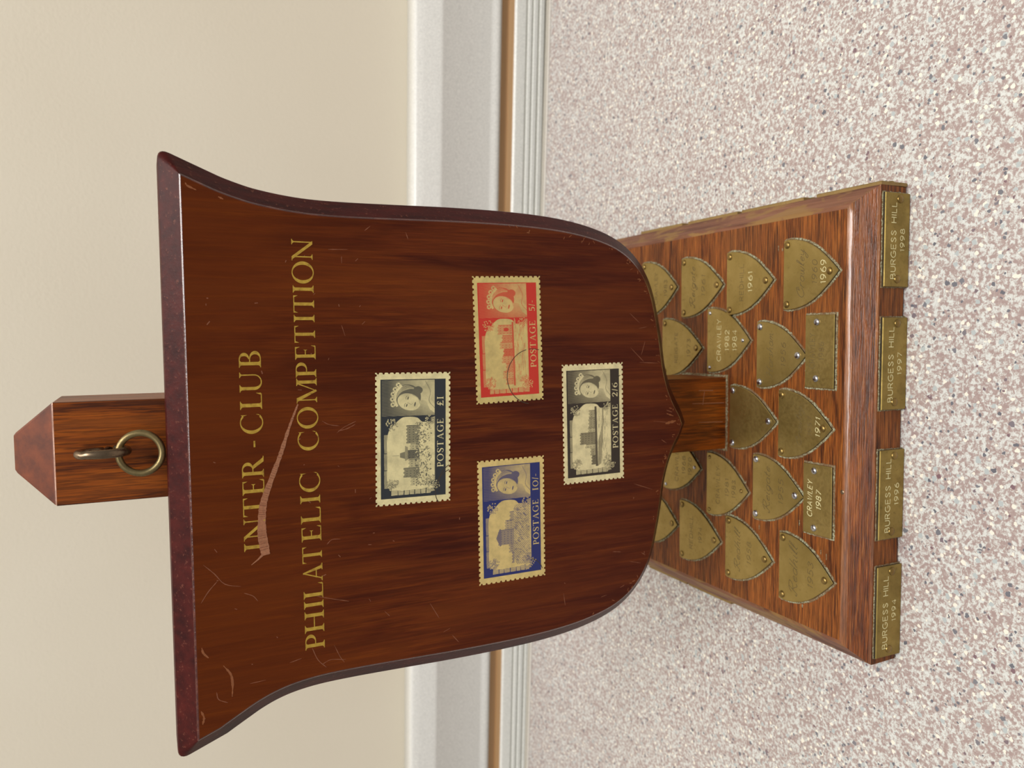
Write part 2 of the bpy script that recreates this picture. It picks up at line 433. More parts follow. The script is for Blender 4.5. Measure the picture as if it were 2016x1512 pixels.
    if c == '2': return 0.66, vs([(0.10, 0.74), (0.20, 0.95), (0.42, 0.96), (0.52, 0.74), (0.36, 0.42), (0.10, 0.08)], [0.12, 0.06, 0.09, 0.15, 0.09, 0.05]) + [[(0.06, 0), (0.56, 0), (0.62, 0.2), (0.54, 0.13), (0.06, 0.12)]]
    if c == '5': return 0.62, [[(0.16, 0.98), (0.54, 1.02), (0.5, 0.86), (0.16, 0.88)], rect(0.13, 0.5, 0.18, 0.98)] + vs([(0.14, 0.52), (0.34, 0.6), (0.52, 0.44), (0.50, 0.18), (0.30, 0.02), (0.08, 0.1)], [0.05, 0.08, 0.15, 0.14, 0.07, 0.12])
    if c == '6': return 0.66, ring(0.34, 0.3, 0.30, 0.32, 0.13, 0.05, 0, 360, 26) + vs([(0.58, 0.98), (0.30, 0.86), (0.10, 0.56), (0.08, 0.3)], [0.05, 0.09, 0.13, 0.12])
    if c == '/': return 0.34, diag(0.02, -0.05, 0.20, 1.05, 0.08)
    if c == '£': return 0.76, vs([(0.62, 0.78), (0.50, 0.98), (0.30, 0.88), (0.30, 0.6), (0.30, 0.25), (0.10, 0.04)], [0.08, 0.06, 0.12, 0.14, 0.12, 0.06]) + [rect(0.1, 0.44, 0.54, 0.5), rect(0.1, 0.56, 0.54, 0.62), [(0.08, 0.0), (0.7, 0.0), (0.72, 0.2), (0.6, 0.11), (0.1, 0.1)]]
    return 0.4, []
def word(s, x0, x1, y0, y1):
    """polygons of a word stretched into a rectangle"""
    g = [glyph(c) for c in s]; gap = 0.12
    tot = sum(a for a, _ in g) + gap * (len(s) - 1); kx = (x1 - x0) / tot; ky = y1 - y0; out = []; x = 0
    for a, ps in g:
        out += [[(x0 + (x + px) * kx, y0 + py * ky) for px, py in p] for p in ps]; x += a + gap
    return out

# ------------------------------------------------------------------ lettering: single-stroke engraving
def _e(cx, cy, rx, ry, a0=0, a1=360, n=14):
    return [(cx + rx * math.cos(math.radians(a0 + (a1 - a0) * i / n)), cy + ry * math.sin(math.radians(a0 + (a1 - a0) * i / n))) for i in range(n + 1)]
SF = {
 'A': (.7, [[(0, 0), (.35, 1), (.7, 0)], [(.13, .36), (.57, .36)]]),
 'B': (.6, [[(0, 0), (0, 1), (.32, 1), (.5, .9), (.5, .66), (.32, .54), (0, .54)], [(.32, .54), (.58, .42), (.58, .14), (.36, 0), (0, 0)]]),
 'C': (.75, [_e(.42, .5, .42, .5, 45, 315)]),
 'D': (.7, [[(0, 0), (0, 1), (.3, 1), (.6, .8), (.68, .5), (.6, .2), (.3, 0), (0, 0)]]),
 'E': (.55, [[(.55, 1), (0, 1), (0, 0), (.55, 0)], [(0, .52), (.48, .52)]]),
 'G': (.8, [_e(.42, .5, .42, .5, 50, 330) + [(.8, .46), (.46, .46)]]),
 'H': (.65, [[(0, 0), (0, 1)], [(.65, 0), (.65, 1)], [(0, .52), (.65, .52)]]),
 'I': (.05, [[(.02, 0), (.02, 1)]]),
 'L': (.5, [[(0, 1), (0, 0), (.5, 0)]]),
 'R': (.6, [[(0, 0), (0, 1), (.35, 1), (.56, .88), (.56, .62), (.35, .5), (0, .5)], [(.3, .5), (.6, 0)]]),
 'S': (.6, [catmull([(.56, .82), (.3, 1), (.06, .8), (.28, .54), (.56, .28), (.32, 0), (.02, .18)], 5)]),
 'T': (.6, [[(.3, 0), (.3, 1)], [(0, 1), (.6, 1)]]),
 'U': (.65, [[(0, 1), (0, .3)] + _e(.32, .3, .32, .3, 180, 360, 10) + [(.65, 1)]]),
 'W': (.95, [[(0, 1), (.25, 0), (.475, .9), (.7, 0), (.95, 1)]]),
 'Y': (.65, [[(0, 1), (.32, .5), (.65, 1)], [(.32, .5), (.32, 0)]]),
 '0': (.6, [_e(.3, .5, .3, .5)]),
 '1': (.2, [[(0, .8), (.15, 1), (.15, 0)]]),
 '2': (.55, [catmull([(.02, .76), (.26, 1), (.52, .76), (.34, .42), (0, 0)], 5) + [(.55, 0)]]),
 '3': (.55, [catmull([(.04, .84), (.28, 1), (.5, .78), (.24, .54), (.54, .28), (.28, 0), (.0, .16)], 5)]),
 '4': (.6, [[(.45, 0), (.45, 1), (0, .3), (.6, .3)]]),
 '5': (.55, [[(.5, 1), (.1, 1), (.06, .56)] + catmull([(.06, .56), (.3, .64), (.54, .34), (.3, 0), (0, .12)], 5)]),
 '6': (.58, [_e(.3, .3, .28, .3), catmull([(.48, 1), (.14, .74), (.02, .32)], 5)]),
 '7': (.55, [[(0, 1), (.55, 1), (.18, 0)]]),
 '8': (.58, [_e(.29, .75, .23, .25), _e(.29, .26, .29, .26)]),
 '9': (.58, [_e(.29, .7, .28, .3), catmull([(.57, .68), (.45, .26), (.1, 0)], 5)]),
 ' ': (.45, []), '-': (.3, [[(0, .45), (.3, .45)]]),
 'a': (.5, [_e(.22, .25, .2, .25), [(.43, .5), (.43, .1), (.52, 0)]]),
 'd': (.55, [_e(.22, .25, .2, .25), [(.46, 1), (.43, .1), (.54, 0)]]),
 'e': (.4, [catmull([(.04, .24), (.34, .34), (.22, .5), (.04, .3), (.14, .02), (.4, .12)], 4)]),
 'g': (.5, [_e(.22, .25, .2, .25), catmull([(.43, .5), (.4, -.1), (.2, -.45), (.02, -.3), (.5, .05)], 4)]),
 'h': (.5, [[(.0, 0), (.14, 1.0)], catmull([(.03, .2), (.24, .5), (.36, .4), (.34, .08), (.5, 0)], 4)]),
 'i': (.22, [[(.06, .5), (.04, .08), (.2, 0)], [(.1, .68), (.12, .74)]]),
 'l': (.24, [catmull([(0, .1), (.2, .9), (.1, 1), (.04, .2), (.22, 0)], 4)]),
 'm': (.7, [[(0, 0), (.06, .5)], catmull([(.03, .25), (.2, .5), (.28, .3), (.26, 0)], 4), catmull([(.28, .25), (.44, .5), (.52, .3), (.52, .05), (.68, 0)], 4)]),
 'o': (.46, [_e(.22, .25, .2, .25), [(.36, .42), (.5, .4)]]),
 'r': (.34, [[(0, 0), (.06, .5)], catmull([(.04, .3), (.18, .5), (.34, .44)], 4)]),
 's': (.34, [catmull([(.3, .42), (.14, .5), (.08, .36), (.26, .2), (.2, .02), (.02, .04)], 4)]),
 't': (.3, [[(.12, .85), (.06, .1), (.24, 0)], [(-.04, .52), (.26, .54)]]),
 'w': (.6, [catmull([(0, .5), (.04, .05), (.2, .05), (.26, .5), (.3, .05), (.46, .05), (.54, .5)], 4)]),
 'y': (.48, [catmull([(0, .5), (.06, .1), (.3, .2), (.36, .5)], 4), catmull([(.36, .5), (.3, -.2), (.1, -.5), (-.02, -.3), (.48, .1)], 4)]),
}
SCR = {'C': (.8, [catmull([(.7, .75), (.55, 1), (.15, .75), (.05, .3), (.3, 0), (.6, .1), (.8, .3)], 5), catmull([(.7, .75), (.5, .6), (.55, .9)], 4)]),
       'R': (.85, [catmull([(.2, .0), (.28, .9), (.3, 1)], 3), catmull([(0, .7), (.2, 1), (.7, .95), (.6, .55), (.3, .5), (.5, .3), (.7, .0), (.85, .1)], 5), catmull([(.2, 0), (.0, .05), (.05, .2)], 3)]),
       'H': (.9, [catmull([(0, .8), (.2, 1), (.2, .3), (.05, 0)], 4), catmull([(.75, 1), (.6, .4), (.65, 0), (.85, .1)], 4), catmull([(.1, .45), (.4, .55), (.7, .5)], 4)])}
def engrave(txt, cx, cy, width, cap, wd, slant=0.0, script=False):
    """quads of a centred line of text, width x cap height in mm"""
    x = 0; strokes = []
    for ch in txt:
        a, ps = (SCR.get(ch) if script and ch in SCR else SF[ch])
        strokes += [[(x + px, py) for px, py in p] for p in ps]
        x += a + (0.08 if ch.islower() or (script and not ch.isdigit()) else 0.26)
    tot = x - (0.08 if txt[-1].islower() else 0.26); k = width / tot; out = []
    for s in strokes:
        P = [(cx - width / 2 + px * k + slant * py * cap, cy - cap / 2 + py * cap) for px, py in s]
        out += ribbon(P, wd)
    return out

# ================================================================== SETTING
WA = -0.0668    # the wall runs slightly askew of the trophy
def struct(o):
    o['kind'] = 'structure'; return o
def wall_obj(name, mb, mats, rz=WA, at=(0, 242)):
    o = mb.build(name, mats)
    o.rotation_euler = (0, 0, rz); o.location = (at[0] * MM, at[1] * MM, 0)
    return struct(o)

mb = MB(); box(mb, -1600, 1600, 14, 120, -745, 1900); wall_obj('wall_back', mb, M['wall'])
def extrude_profile(P, x0=-1600, x1=1600, smooth=False, mi=None):
    """P: (y, z) outline, counter-clockwise looking along +x"""
    mb = MB(); n = len(P)
    mb.v = [(x0, y, z) for y, z in P] + [(x1, y, z) for y, z in P]
    for i in range(n):
        j = (i + 1) % n
        mb.f.append([i, j, n + j, n + i]); mb.mi.append(mi[i] if mi else 0); mb.sm.append(smooth)
    mb.f.append(list(range(n))[::-1]); mb.mi.append(0); mb.sm.append(False)
    mb.f.append([n + i for i in range(n)]); mb.mi.append(0); mb.sm.append(False)
    return mb
# white rail: rounded nose, flat face, bottom bead   (y towards the room is negative)
rail = [(15, 76.6), (3, 76.4), (1.0, 75.8), (0.2, 74.6), (-1.2, 69.5), (-2.6, 63.8), (-3.3, 61.2), (-3.5, 60.0), (-3.4, 59.2), (-3.1, 57.8), (-1.9, 44), (-0.5, 27.5), (-0.7, 25.8), (-1.5, 24.2), (-1.9, 22.4), (-1.6, 20.8), (-0.4, 20.0), (15, 20.0)]
wall_obj('trim_1', extrude_profile(rail[::-1], smooth=True), M['white_paint'])
strip = [(15, 20.2), (3.0, 20.2), (3.0, 13.8), (1.6, 13.4), (1.4, 9.0), (15, 9.0)]  # added strip for the shaded wall between rail and ribs
wall_obj('wall_shade_strip', extrude_profile(strip[::-1]), M['tan'])
rib = [(15, 10.4), (1.3, 10.4), (0.2, 9.2), (-0.4, 3.2), (0.6, 2.6), (0.6, 1.6), (-0.6, 1.2), (-0.9, -0.6), (0.2, -1.1), (0.2, -1.9), (-1.2, -2.4), (-1.5, -4.6), (-0.5, -5.2), (-0.5, -6.2), (-1.8, -6.6), (-2.0, -9.0), (0.4, -10.4), (0.4, -30), (15, -30)]
wall_obj('trim_3', extrude_profile(rib[::-1]), M['white_plastic'])
mb = MB(); box(mb, -2200, 2200, -2600, 500, -765, -745); struct(mb.build('floor', M['floor']))

# ================================================================== TABLE
TA = -0.0762
table = empty('table', (0, 0.217, -0.745), 'pink and grey speckled laminate table under the trophy, pushed near the wall', 'table', TA)
def tpart(name, mb, mats):
    o = mb.build(name, mats, table); o.location = (0, 0, 0.745); return o
mb = MB(); box(mb, -750, 750, -745, -1.2, -26, 0); tpart('tabletop', mb, M['laminate'])
mb = MB(); box(mb, -750, 750, -1.2, 0.4, -26, -2.0, 0); box(mb, -750, 750, 0.4, 1.8, -26, -0.2, 1); box(mb, -750, 750, 1.8, 7.5, -26, -1.0, 0)
tpart('edge_strip', mb, [M['edging'], M['edging_line']])
for lx in (-690, 690):
    for ly in (-690, -60):
        mb = MB(); tube(mb, [(lx, ly, -745), (lx, ly, -400), (lx, ly, -26)], 16, 16); tpart('leg', mb, M['metal_leg'])

# ================================================================== TROPHY
trophy = empty('trophy', (0, 0, 0), 'wooden shield trophy with four stamps and gilt lettering on a base of brass plates', 'trophy')
FRONT = Frame((0, 0, 0), (1, 0, 0), (0, 0, 1))      # n = -Y, towards the viewer
TOP = Frame((0, 0, 19.33), (1, 0, 0), (0, 1, 0))

# ---- shield panel
half = [(67.6, 184), (67.4, 173), (67.6, 158), (67.9, 140), (67.8, 122), (67.2, 108), (66.0, 97),
        (64.0, 87.5), (61.2, 80), (57, 74), (51.5, 69.6), (45, 66.8), (36, 64.6), (28, 63.1), (20.5, 61.9), (15.2, 60.5), (10.6, 58.8), (6.6, 56.7), (3.2, 54.6), (0, 53.2)]
ear_r = [(73.6, 212.5), (72.4, 209.5), (71.0, 205.2), (69.7, 200.3), (68.4, 192.5)]
ear_l = [(77.4, 213.0), (75.9, 210.3), (74.1, 207.0), (72.0, 203.0), (70.0, 198), (68.5, 192)]
right = [(76.2 - 1.0, 218.7)] + [(x - 1.0, z) for x, z in catmull(ear_r + half, 4)]
left = [(-79.6 - 1.0, 218.7)] + [(-x - 1.0, z) for x, z in catmull(ear_l + half, 4)]
topn = 30
top_edge = []
for i in range(1, topn):
    u = i / topn
    top_edge.append((right[0][0] * (1 - u) + left[0][0] * u, 218.7))
outline = list(reversed(right)) [:-1] + [right[0]] + top_edge + left[:-1]
# reversed(right) starts at the tip and climbs the right side: counter-clockwise seen from the front
iR = outline.index(right[0]); iL = outline.index(left[0])
def shield_loop(d):
    """offset outline with the two top corners worn round"""
    Q = offset(outline, d, 3.0) if d else list(outline); out = []
    for i, p in enumerate(Q):
        if i not in (iR, iL): out.append(p); continue
        p = Vector(p); a = Vector(Q[i - 1]) - p; c = Vector(Q[(i + 1) % len(Q)]) - p
        l = min(3.4, 0.05 + 0.62 * max(d, 0)); A = p + a.normalized() * l; C_ = p + c.normalized() * l
        for k in range(7):
            t_ = k / 6; out.append(tuple(A * (1 - t_) ** 2 + p * 2 * t_ * (1 - t_) + C_ * t_ ** 2))
    return out
def loft2(mb, sec, k):
    loops = [[FRONT.p(x, y, h) for x, y in shield_loop(d)] for d, h in sec]; n = len(loops[0]); b = len(mb.v)
    for l in loops: mb.v += l
    for q in range(len(sec) - 1):
        for i in range(n):
            j = (i + 1) % n
            mb.f.append([b + q * n + i, b + q * n + j, b + (q + 1) * n + j, b + (q + 1) * n + i]); mb.mi.append(k); mb.sm.append(True)
mb = MB()
for sec, k in (([(4.6, -16), (5.4, -15.2)], 1), ([(5.4, -15.2), (5.4, -6.4), (5.2, -5.8)], 1), ([(5.2, -5.8), (0.36, -0.42)], 1), ([(0.36, -0.42), (0.24, -0.26), (0.1, -0.12), (-0.05, -0.03), (-0.18, 0.0)], 2)):
    loft2(mb, sec, k)
fl = shield_loop(-0.18); bk = shield_loop(4.6)
mb.add([FRONT.p(x, y, 0) for x, y in fl], [list(range(len(fl)))], 0)
mb.add([FRONT.p(x, y, -16) for x, y in bk], [list(reversed(range(len(bk))))], 1)
shield = mb.build('shield_panel', [M['shield'], M['edge'], M['arris']], trophy)
shield['label'] = 'dark mahogany shield with maroon chamfered edge'

# ---- gilt letters
def gilt(ch, x0, x1, z0, z1):
    a, ps = glyph(ch)
    ex = 0.0
    k = (x1 - x0) / a
    qs = [[(x0 + px * k, z0 + py * (z1 - z0)) for px, py in p] for p in ps]
    mb = MB(); decal(mb, FRONT, qs, 0.0, 0.035)
    mb.build('gilt_letter', M['gilt'], shield)
for ch, a, b in [('I', -29.0, -26.6), ('N', -25.9, -19.5), ('T', -19.2, -13.5), ('E', -12.9, -8.4), ('R', -7.9, -2.2), ('-', 0.7, 2.6), ('C', 4.5, 10.2), ('L', 11.4, 16.1), ('U', 16.2, 22.0), ('B', 23.2, 27.9)]:
    gilt(ch, a, b, 199.3, 205.2)
for ch, a, b in [('P', -60.4, -55.8), ('H', -55.4, -48.9), ('I', -48.2, -45.8), ('L', -45.2, -40.5), ('A', -40.2, -34.7), ('T', -34.7, -29.5), ('E', -28.1, -23.4), ('L', -22.8, -18.0), ('I', -16.9, -14.5), ('C', -13.5, -7.6),
                 ('C', -1.3, 4.5), ('O', 5.1, 11.4), ('M', 12.4, 19.8), ('P', 20.0, 24.4), ('E', 25.1, 29.3), ('T', 29.8, 35.0), ('I', 35.8, 38.0), ('T', 38.4, 43.7), ('I', 44.2, 46.4), ('O', 46.9, 53.2), ('N', 53.4, 59.6)]:
    u = (a + 60) / 120
    gilt(ch, a, b, 183.3 + 1.0 * u, 188.9 + 1.3 * u)

# ---- the long gouge and the fine scratches
g = [(12.3, 189.4), (6.0, 191.9), (-1.6, 194.5), (-6.5, 196.4), (-13.3, 199.0), (-17.5, 200.0), (-23.5, 200.3), (-27.1, 199.9), (-30.5, 199.4)]
gp = catmull(g, 10); gq = []; n = len(gp)
wd = [0.5 + 2.0 * min(1, (i / n) * 1.25) + random.uniform(-0.22, 0.22) for i in range(n)]
mb = MB(); decal(mb, FRONT, ribbon(gp, wd), 0.0, 0.05); decal(mb, FRONT, ribbon([(-30.3, 200.2), (-31.5, 201.5), (-32.9, 203.4)], [0.7, 0.4, 0.15]), 0.0, 0.04)
# chattered ridges across the gouge
for i in range(2, n - 2, 1):
    a = Vector(gp[i]); d = (Vector(gp[i + 1]) - Vector(gp[i - 1])).normalized(); nn = Vector((-d.y, d.x))
    if random.random() < 0.6:
        decal(mb, FRONT, ribbon([tuple(a - nn * wd[i] * 0.45), tuple(a + nn * wd[i] * 0.4)], random.uniform(0.1, 0.25)), 0.05, 0.02, 1)
gg = mb.build('gouge', [M['bare'], M['bare2']], shield); gg['label'] = 'long pale gouge running through the lettering'
SCRATCH = [[(-31.2, 216.1), (-34.1, 213.3), (-37.4, 210.6), (-38.7, 206.3)], [(-36.3, 212.6), (-38.9, 215.0), (-41.9, 217.0)], [(-59.9, 187.0), (-63.8, 185.4), (-66.6, 182.9)], [(-44.6, 185.4), (-45.9, 181.5), (-47.6, 175.8)], [(-63.2, 193.5), (-62.5, 190.1)], [(-67.2, 204.7), (-67.0, 200.3)], [(-60.2, 180.5), (-64.1, 178.8), (-66.1, 177.5)], [(-65.4, 184.1), (-64.5, 181.5), (-65.3, 177.1)], [(-40.7, 205.6), (-41.9, 203.2), (-43.6, 201.9)], [(-67.9, 213.7), (-70.1, 213.2), (-71.5, 210.8)],
 [(3.3, 178.4), (4.9, 176.2), (6.5, 172.6)], [(3.9, 178.0), (4.4, 175.4), (5.6, 172.8)], [(-29.6, 182.0), (-28.3, 180.5), (-28.4, 178.0)], [(7.1, 182.6), (5.9, 180.5), (5.4, 177.6)], [(62.8, 168.9), (64.3, 167.1)], [(55.1, 175.9), (53.0, 175.9)], [(56.9, 179.7), (57.1, 174.1)], [(35.0, 176.3), (31.8, 175.3)], [(63.0, 156.3), (60.9, 155.6)], [(-44.2, 82.8), (-44.7, 79.3)], [(-46.1, 70.7), (-47.2, 69.0)], [(-48.6, 75.7), (-49.8, 71.0)], [(-57.5, 79.7), (-56.8, 77.9)],
 [(-59.7, 87.5), (-59.3, 85.2)], [(-21.0, 73.9), (-23.7, 66.1)], [(-56.2, 102.4), (-60.4, 101.8)], [(-52.3, 150.2), (-57.4, 147.3)], [(-63.7, 142.9), (-66.4, 140.7)], [(-62.2, 146.0), (-61.3, 143.6)], [(-52.4, 164.9), (-54.2, 163.3)], [(39.0, 75.8), (35.7, 71.8)], [(27.0, 75.4), (22.1, 70.0)], [(21.8, 71.7), (21.4, 63.8)], [(24.4, 71.0), (29.2, 69.4)], [(33.7, 72.1), (34.3, 68.7)], [(0.8, 65.8), (-0.4, 56.4)], [(4.5, 60.2), (3.6, 57.6)], [(-6.0, 62.3), (-7.4, 60.1)]]
mb = MB()
for s in SCRATCH:
    P = catmull(s, 4)
    W = [random.uniform(0.10, 0.26) * (0.3 if i in (0, len(P) - 1) else 1) for i in range(len(P))]
    decal(mb, FRONT, ribbon(P, W), 0.0, 0.02)
for k in range(46):   # nicks
    x = random.uniform(-62, 60); z = random.choice([random.uniform(165, 214), random.uniform(64, 214)])
    if z < 85 and abs(x) > 48: continue
    a = random.uniform(0, 6.3); l = random.uniform(0.3, 1.3)
    decal(mb, FRONT, ribbon([(x, z), (x + l * math.cos(a), z + l * math.sin(a))], random.uniform(0.12, 0.3)), 0.0, 0.02)
o = mb.build('fine_scratches', M['bare2'], shield); o['kind'] = 'stuff'
for s, w_ in (([(-60.6, 211.7), (-63.5, 209.8), (-66.6, 209.4), (-70.0, 209.6)], [0.6, 1.1, 0.9, 0.4]), ([(-54.5, 217.2), (-56.1, 216.8), (-57.7, 215.5)], [0.5, 1.0, 0.7]), ([(-76.4, 217.6), (-74.5, 217.2), (-72.5, 217.9)], [1.2, 0.9, 0.3]), ([(73.2, 217.5), (72.4, 217.0), (71.4, 214.8)], [0.9, 0.7, 0.3]), ([(70.0, 209.3), (69.4, 208.0)], [0.9, 0.5]), ([(0.4, 56.0), (-0.4, 60.6)], [2.0, 0.6]), ([(2.2, 57.0), (3.2, 60.0)], [0.8, 0.3])):
    P = catmull(s, 6); rc_ = random.Random(len(P) + int(s[0][0])); Wc = [max(0.08, rc_.uniform(0.35, 1.0) * 0.8 * max(w_) * math.sin(math.pi * (0.12 + 0.76 * i / (len(P) - 1)))) for i in range(len(P))]
    mb = MB(); decal(mb, FRONT, ribbon(P, Wc), 0.0, 0.02)
    mb.build('varnish_chip', M['bare3'], shield)

rgc = random.Random(21); mb = MB()
for k in range(60):      # rubbed specks just inside the lower edge of the face
    side = right if k % 3 else left
    cand = [p for p in side if p[1] < (125 if k % 3 else 90)]
    x, z = rgc.choice(cand); x -= (1 if x > 0 else -1) * rgc.uniform(0.4, 1.6); z += rgc.uniform(0.3, 1.3) if z < 75 else rgc.uniform(-1, 1)
    a = rgc.uniform(0, 6.3); l = rgc.uniform(0.3, 1.2)
    decal(mb, FRONT, ribbon([(x, z), (x + l * math.cos(a), z + abs(l * math.sin(a)))], rgc.uniform(0.1, 0.3)), 0.0, 0.02)
o = mb.build('rubbed_specks', M['bare3'], shield); o['kind'] = 'stuff'
# ---- post
mb = MB()
sq = [(-14.3, 16.0), (14.3, 16.0), (14.3, 43.3), (-14.3, 43.3)]
PF = Frame((0, 0, 0), (1, 0, 0), (0, 1, 0))
def inset(P, dx, dy): 
    cx, cy = 0, 29.65
    return [(cx + (x - cx) * (1 - dx / 14.3), cy + (y - cy) * (1 - dy / 13.65)) for x, y in P]
def bevel_rect(P, r=0.5):
    out = []
    for i in range(4):
        p = Vector(P[i]); a = (Vector(P[i - 1]) - p).normalized(); b = (Vector(P[(i + 1) % 4]) - p).normalized()
        out += [tuple(p + a * r), tuple(p + (a + b) * r * 0.3), tuple(p + b * r)]
    return out
loops = [(bevel_rect(sq), 19.33, 0), (bevel_rect(sq), 252.0, 0), (bevel_rect(inset(sq, 0.25, 0.25)), 252.35, 2), (bevel_rect(inset(sq, 0.4, 0.4)), 252.6, 1), (bevel_rect(inset(sq, 8.6, 8.6)), 262.0, 1), (bevel_rect(inset(sq, 9.4, 9.4)), 262.6, 1)]
n = 12; vsx = []
for P_, z, _ in loops: vsx += [(x, y, z) for x, y in P_]
mb.v = vsx
for k in range(len(loops) - 1):
    for i in range(n):
        j = (i + 1) % n
        mb.f.append([k * n + i, k * n + j, (k + 1) * n + j, (k + 1) * n + i]); mb.mi.append(loops[k + 1][2] if k else 0); mb.sm.append(False)
mb.f.append([(len(loops) - 1) * n + i for i in range(n)]); mb.mi.append(1); mb.sm.append(False)
mb.f.append([i for i in reversed(range(n))]); mb.mi.append(0); mb.sm.append(False)
post = mb.build('post', [M['post'], M['post_end'], M['post_line']], trophy)
post['label'] = 'square orange-brown oak post with a pointed top'
# scratches near the post foot and dark stain line
mb = MB()
for s in ([(-3, 33), (-3.4, 21)], [(4.5, 36), (4.2, 20.5)], [(3.8, 31), (9, 30.2)], [(9.5, 33), (9.3, 26)]):
    decal(mb, Frame((0, 16.0, 0), (1, 0, 0), (0, 0, 1)), ribbon(catmull(s, 3), 0.28), 0.0, 0.03)
o = mb.build('post_scratches', M['bare'], post)

# ---- screw eye and hanging ring
mb = MB()
pts = [(0.2, 18.0, 239.0), (0.2, 14.5, 239.0), (0.2, 12.4, 239.2)]
c0 = Vector((0.4, 9.2, 240.0)); r0 = 5.9
ps = []
for i in range(0, 25):
    a = math.radians(-14 + 346 * i / 24)
    ps.append((c0.x + 0.02 * i, c0.y + 3.9 * math.cos(a), c0.z + r0 * math.sin(a)))
tube(mb, pts + ps, 1.25, 16)
mb.build('screw_eye', M['eye'], trophy)
mb = MB(); ps = []
for i in range(40):
    a = 2 * math.pi * i / 40
    ps.append((-0.1 + 5.6 * math.cos(a), 9.0 + 1.2 * math.sin(a), 230.8 + 5.5 * math.sin(a)))
tube(mb, ps, 0.95, 14, closed=True)
mb.build('hanging_ring', M['bronze'], trophy)['label'] = 'dull brass ring hanging from the screw eye'

# ---- base block
mb = MB()
bx, by0, by1 = 73.1, -42.97, 103.2
rectP = [(-bx, by0), (bx, by0), (bx, by1), (-bx, by1)]
# subdivide outline a little so worn edges can wobble
def subdiv(P, n):
    out = []
    for i in range(len(P)):
        a = P[i]; b = P[(i + 1) % len(P)]
        out += [(a[0] + (b[0] - a[0]) * k / n, a[1] + (b[1] - a[1]) * k / n) for k in range(n)]
    return out
rp = subdiv(rectP, 40)
n = len(rp)
rng = random.Random(3)
jit = [rng.uniform(-0.16, 0.16) for _ in range(n)]
for sec, kinds in (([(5.0, 0.0), (6.0, 0.9), (6.2, 11.6), (6.17, 12.5)], (0, 3)), ([(6.17, 12.5), (5.7, 13.2)], (2, 3)), ([(5.7, 13.2), (1.1, 18.3)], (1, 3)), ([(1.1, 18.3), (0.75, 18.75), (0.35, 19.08), (-0.2, 19.26), (-0.9, 19.33)], (2, 3))):
    b0 = len(mb.v); m_ = len(sec)
    for k, (d, z) in enumerate(sec):
        for i, (x, y) in enumerate(offset(rp, d, 1.45)):
            mb.v.append((x, y, z + (jit[i] * 0.8 if (0 < k < m_ - 1 and m_ == 5) else 0)))
    for k in range(m_ - 1):
        for i in range(n):
            j = (i + 1) % n
            mb.f.append([b0 + k * n + i, b0 + k * n + j, b0 + (k + 1) * n + j, b0 + (k + 1) * n + i])
            mb.mi.append(kinds[0] if i // 40 in (0, 2) else kinds[1]); mb.sm.append(m_ == 5)
tl = offset(rp, -0.9, 1.45); bl = offset(rp, 5.0, 1.45)
mb.add([(x, y, 19.33) for x, y in tl], [list(range(n))], 0)
mb.add([(x, y, 0.0) for x, y in bl], [list(reversed(range(n)))], 0)
base = mb.build('base_block', [M['base'], M['base_edge'], M['base_gloss'], M['base_side']], trophy)
base['label'] = 'square orange-brown oak base with bevelled edges'

def rough_outline(P, d, amp, rg):
    Q = []
    n = len(P)
    for i in range(n):
        a = P[i]; b = P[(i + 1) % n]; l = math.dist(a, b); k = max(1, int(l / 0.8))
        Q += [(a[0] + (b[0] - a[0]) * j / k, a[1] + (b[1] - a[1]) * j / k) for j in range(k)]
    Q = offset(Q, d, 1.3)
    return [(x + rg.uniform(-amp, amp), y + rg.uniform(-amp, amp)) for x, y in Q]

def pin(mb, fr, x, y, h, r=1.25, hh=0.75):
    seg = 14; rings = [(1.0, 0.0), (0.97, 0.35), (0.8, 0.72), (0.45, 0.95)]
    b = len(mb.v)
    for q, e in rings:
        for k in range(seg):
            a = 2 * math.pi * k / seg
            mb.v.append(fr.p(x + r * q * math.cos(a), y + r * q * math.sin(a), h + hh * e))
    mb.v.append(fr.p(x, y, h + hh))
    for i in range(3):
        for k in range(seg):
            l = (k + 1) % seg
            mb.f.append([b + i * seg + k, b + i * seg + l, b + (i + 1) * seg + l, b + (i + 1) * seg + k]); mb.mi.append(0); mb.sm.append(True)
    for k in range(seg):
        mb.f.append([b + 3 * seg + k, b + 3 * seg + (k + 1) % seg, b + 4 * seg]); mb.mi.append(0); mb.sm.append(True)

def plate(P, fr, th, pins, pinmat, text, label, mat='brass', pr=1.25, ph=0.7, resid=0.6, rim='brass_side'):
    """brass plate: outline P ccw in frame fr, pins [(x, y)], text [(quads, material key)]"""
    mb = MB()
    loft(mb, fr, P, [(0.05, 0.0), (0.08, th - 0.25), (-0.12, th)], mi=[1, 0, 0], cap0=False)
    pl = mb.build('brass_plate', [M[mat], M[rim]], trophy); pl['label'] = label
    rg = random.Random(hash(label) % 1000 if False else sum(map(ord, label)))
    if resid:
        mb = MB(); Q = rough_outline(P, resid, 0.13, rg)
        loft(mb, fr, Q, [(0.15, 0.0), (0.0, 0.22)], cap0=False)
        mb.build('polish_residue', M['residue'], pl)
    for x, y in pins:
        mb = MB(); pin(mb, fr, x, y, th - 0.02, pr, ph); mb.build('pin', M[pinmat], pl)
    keys = sorted({k for _, k in text})
    if keys:
        mb = MB()
        for q, k in text: decal(mb, fr, q, th, 0.02, keys.index(k))
        mb.build('engraving', [M[k] for k in keys], pl)
    return pl

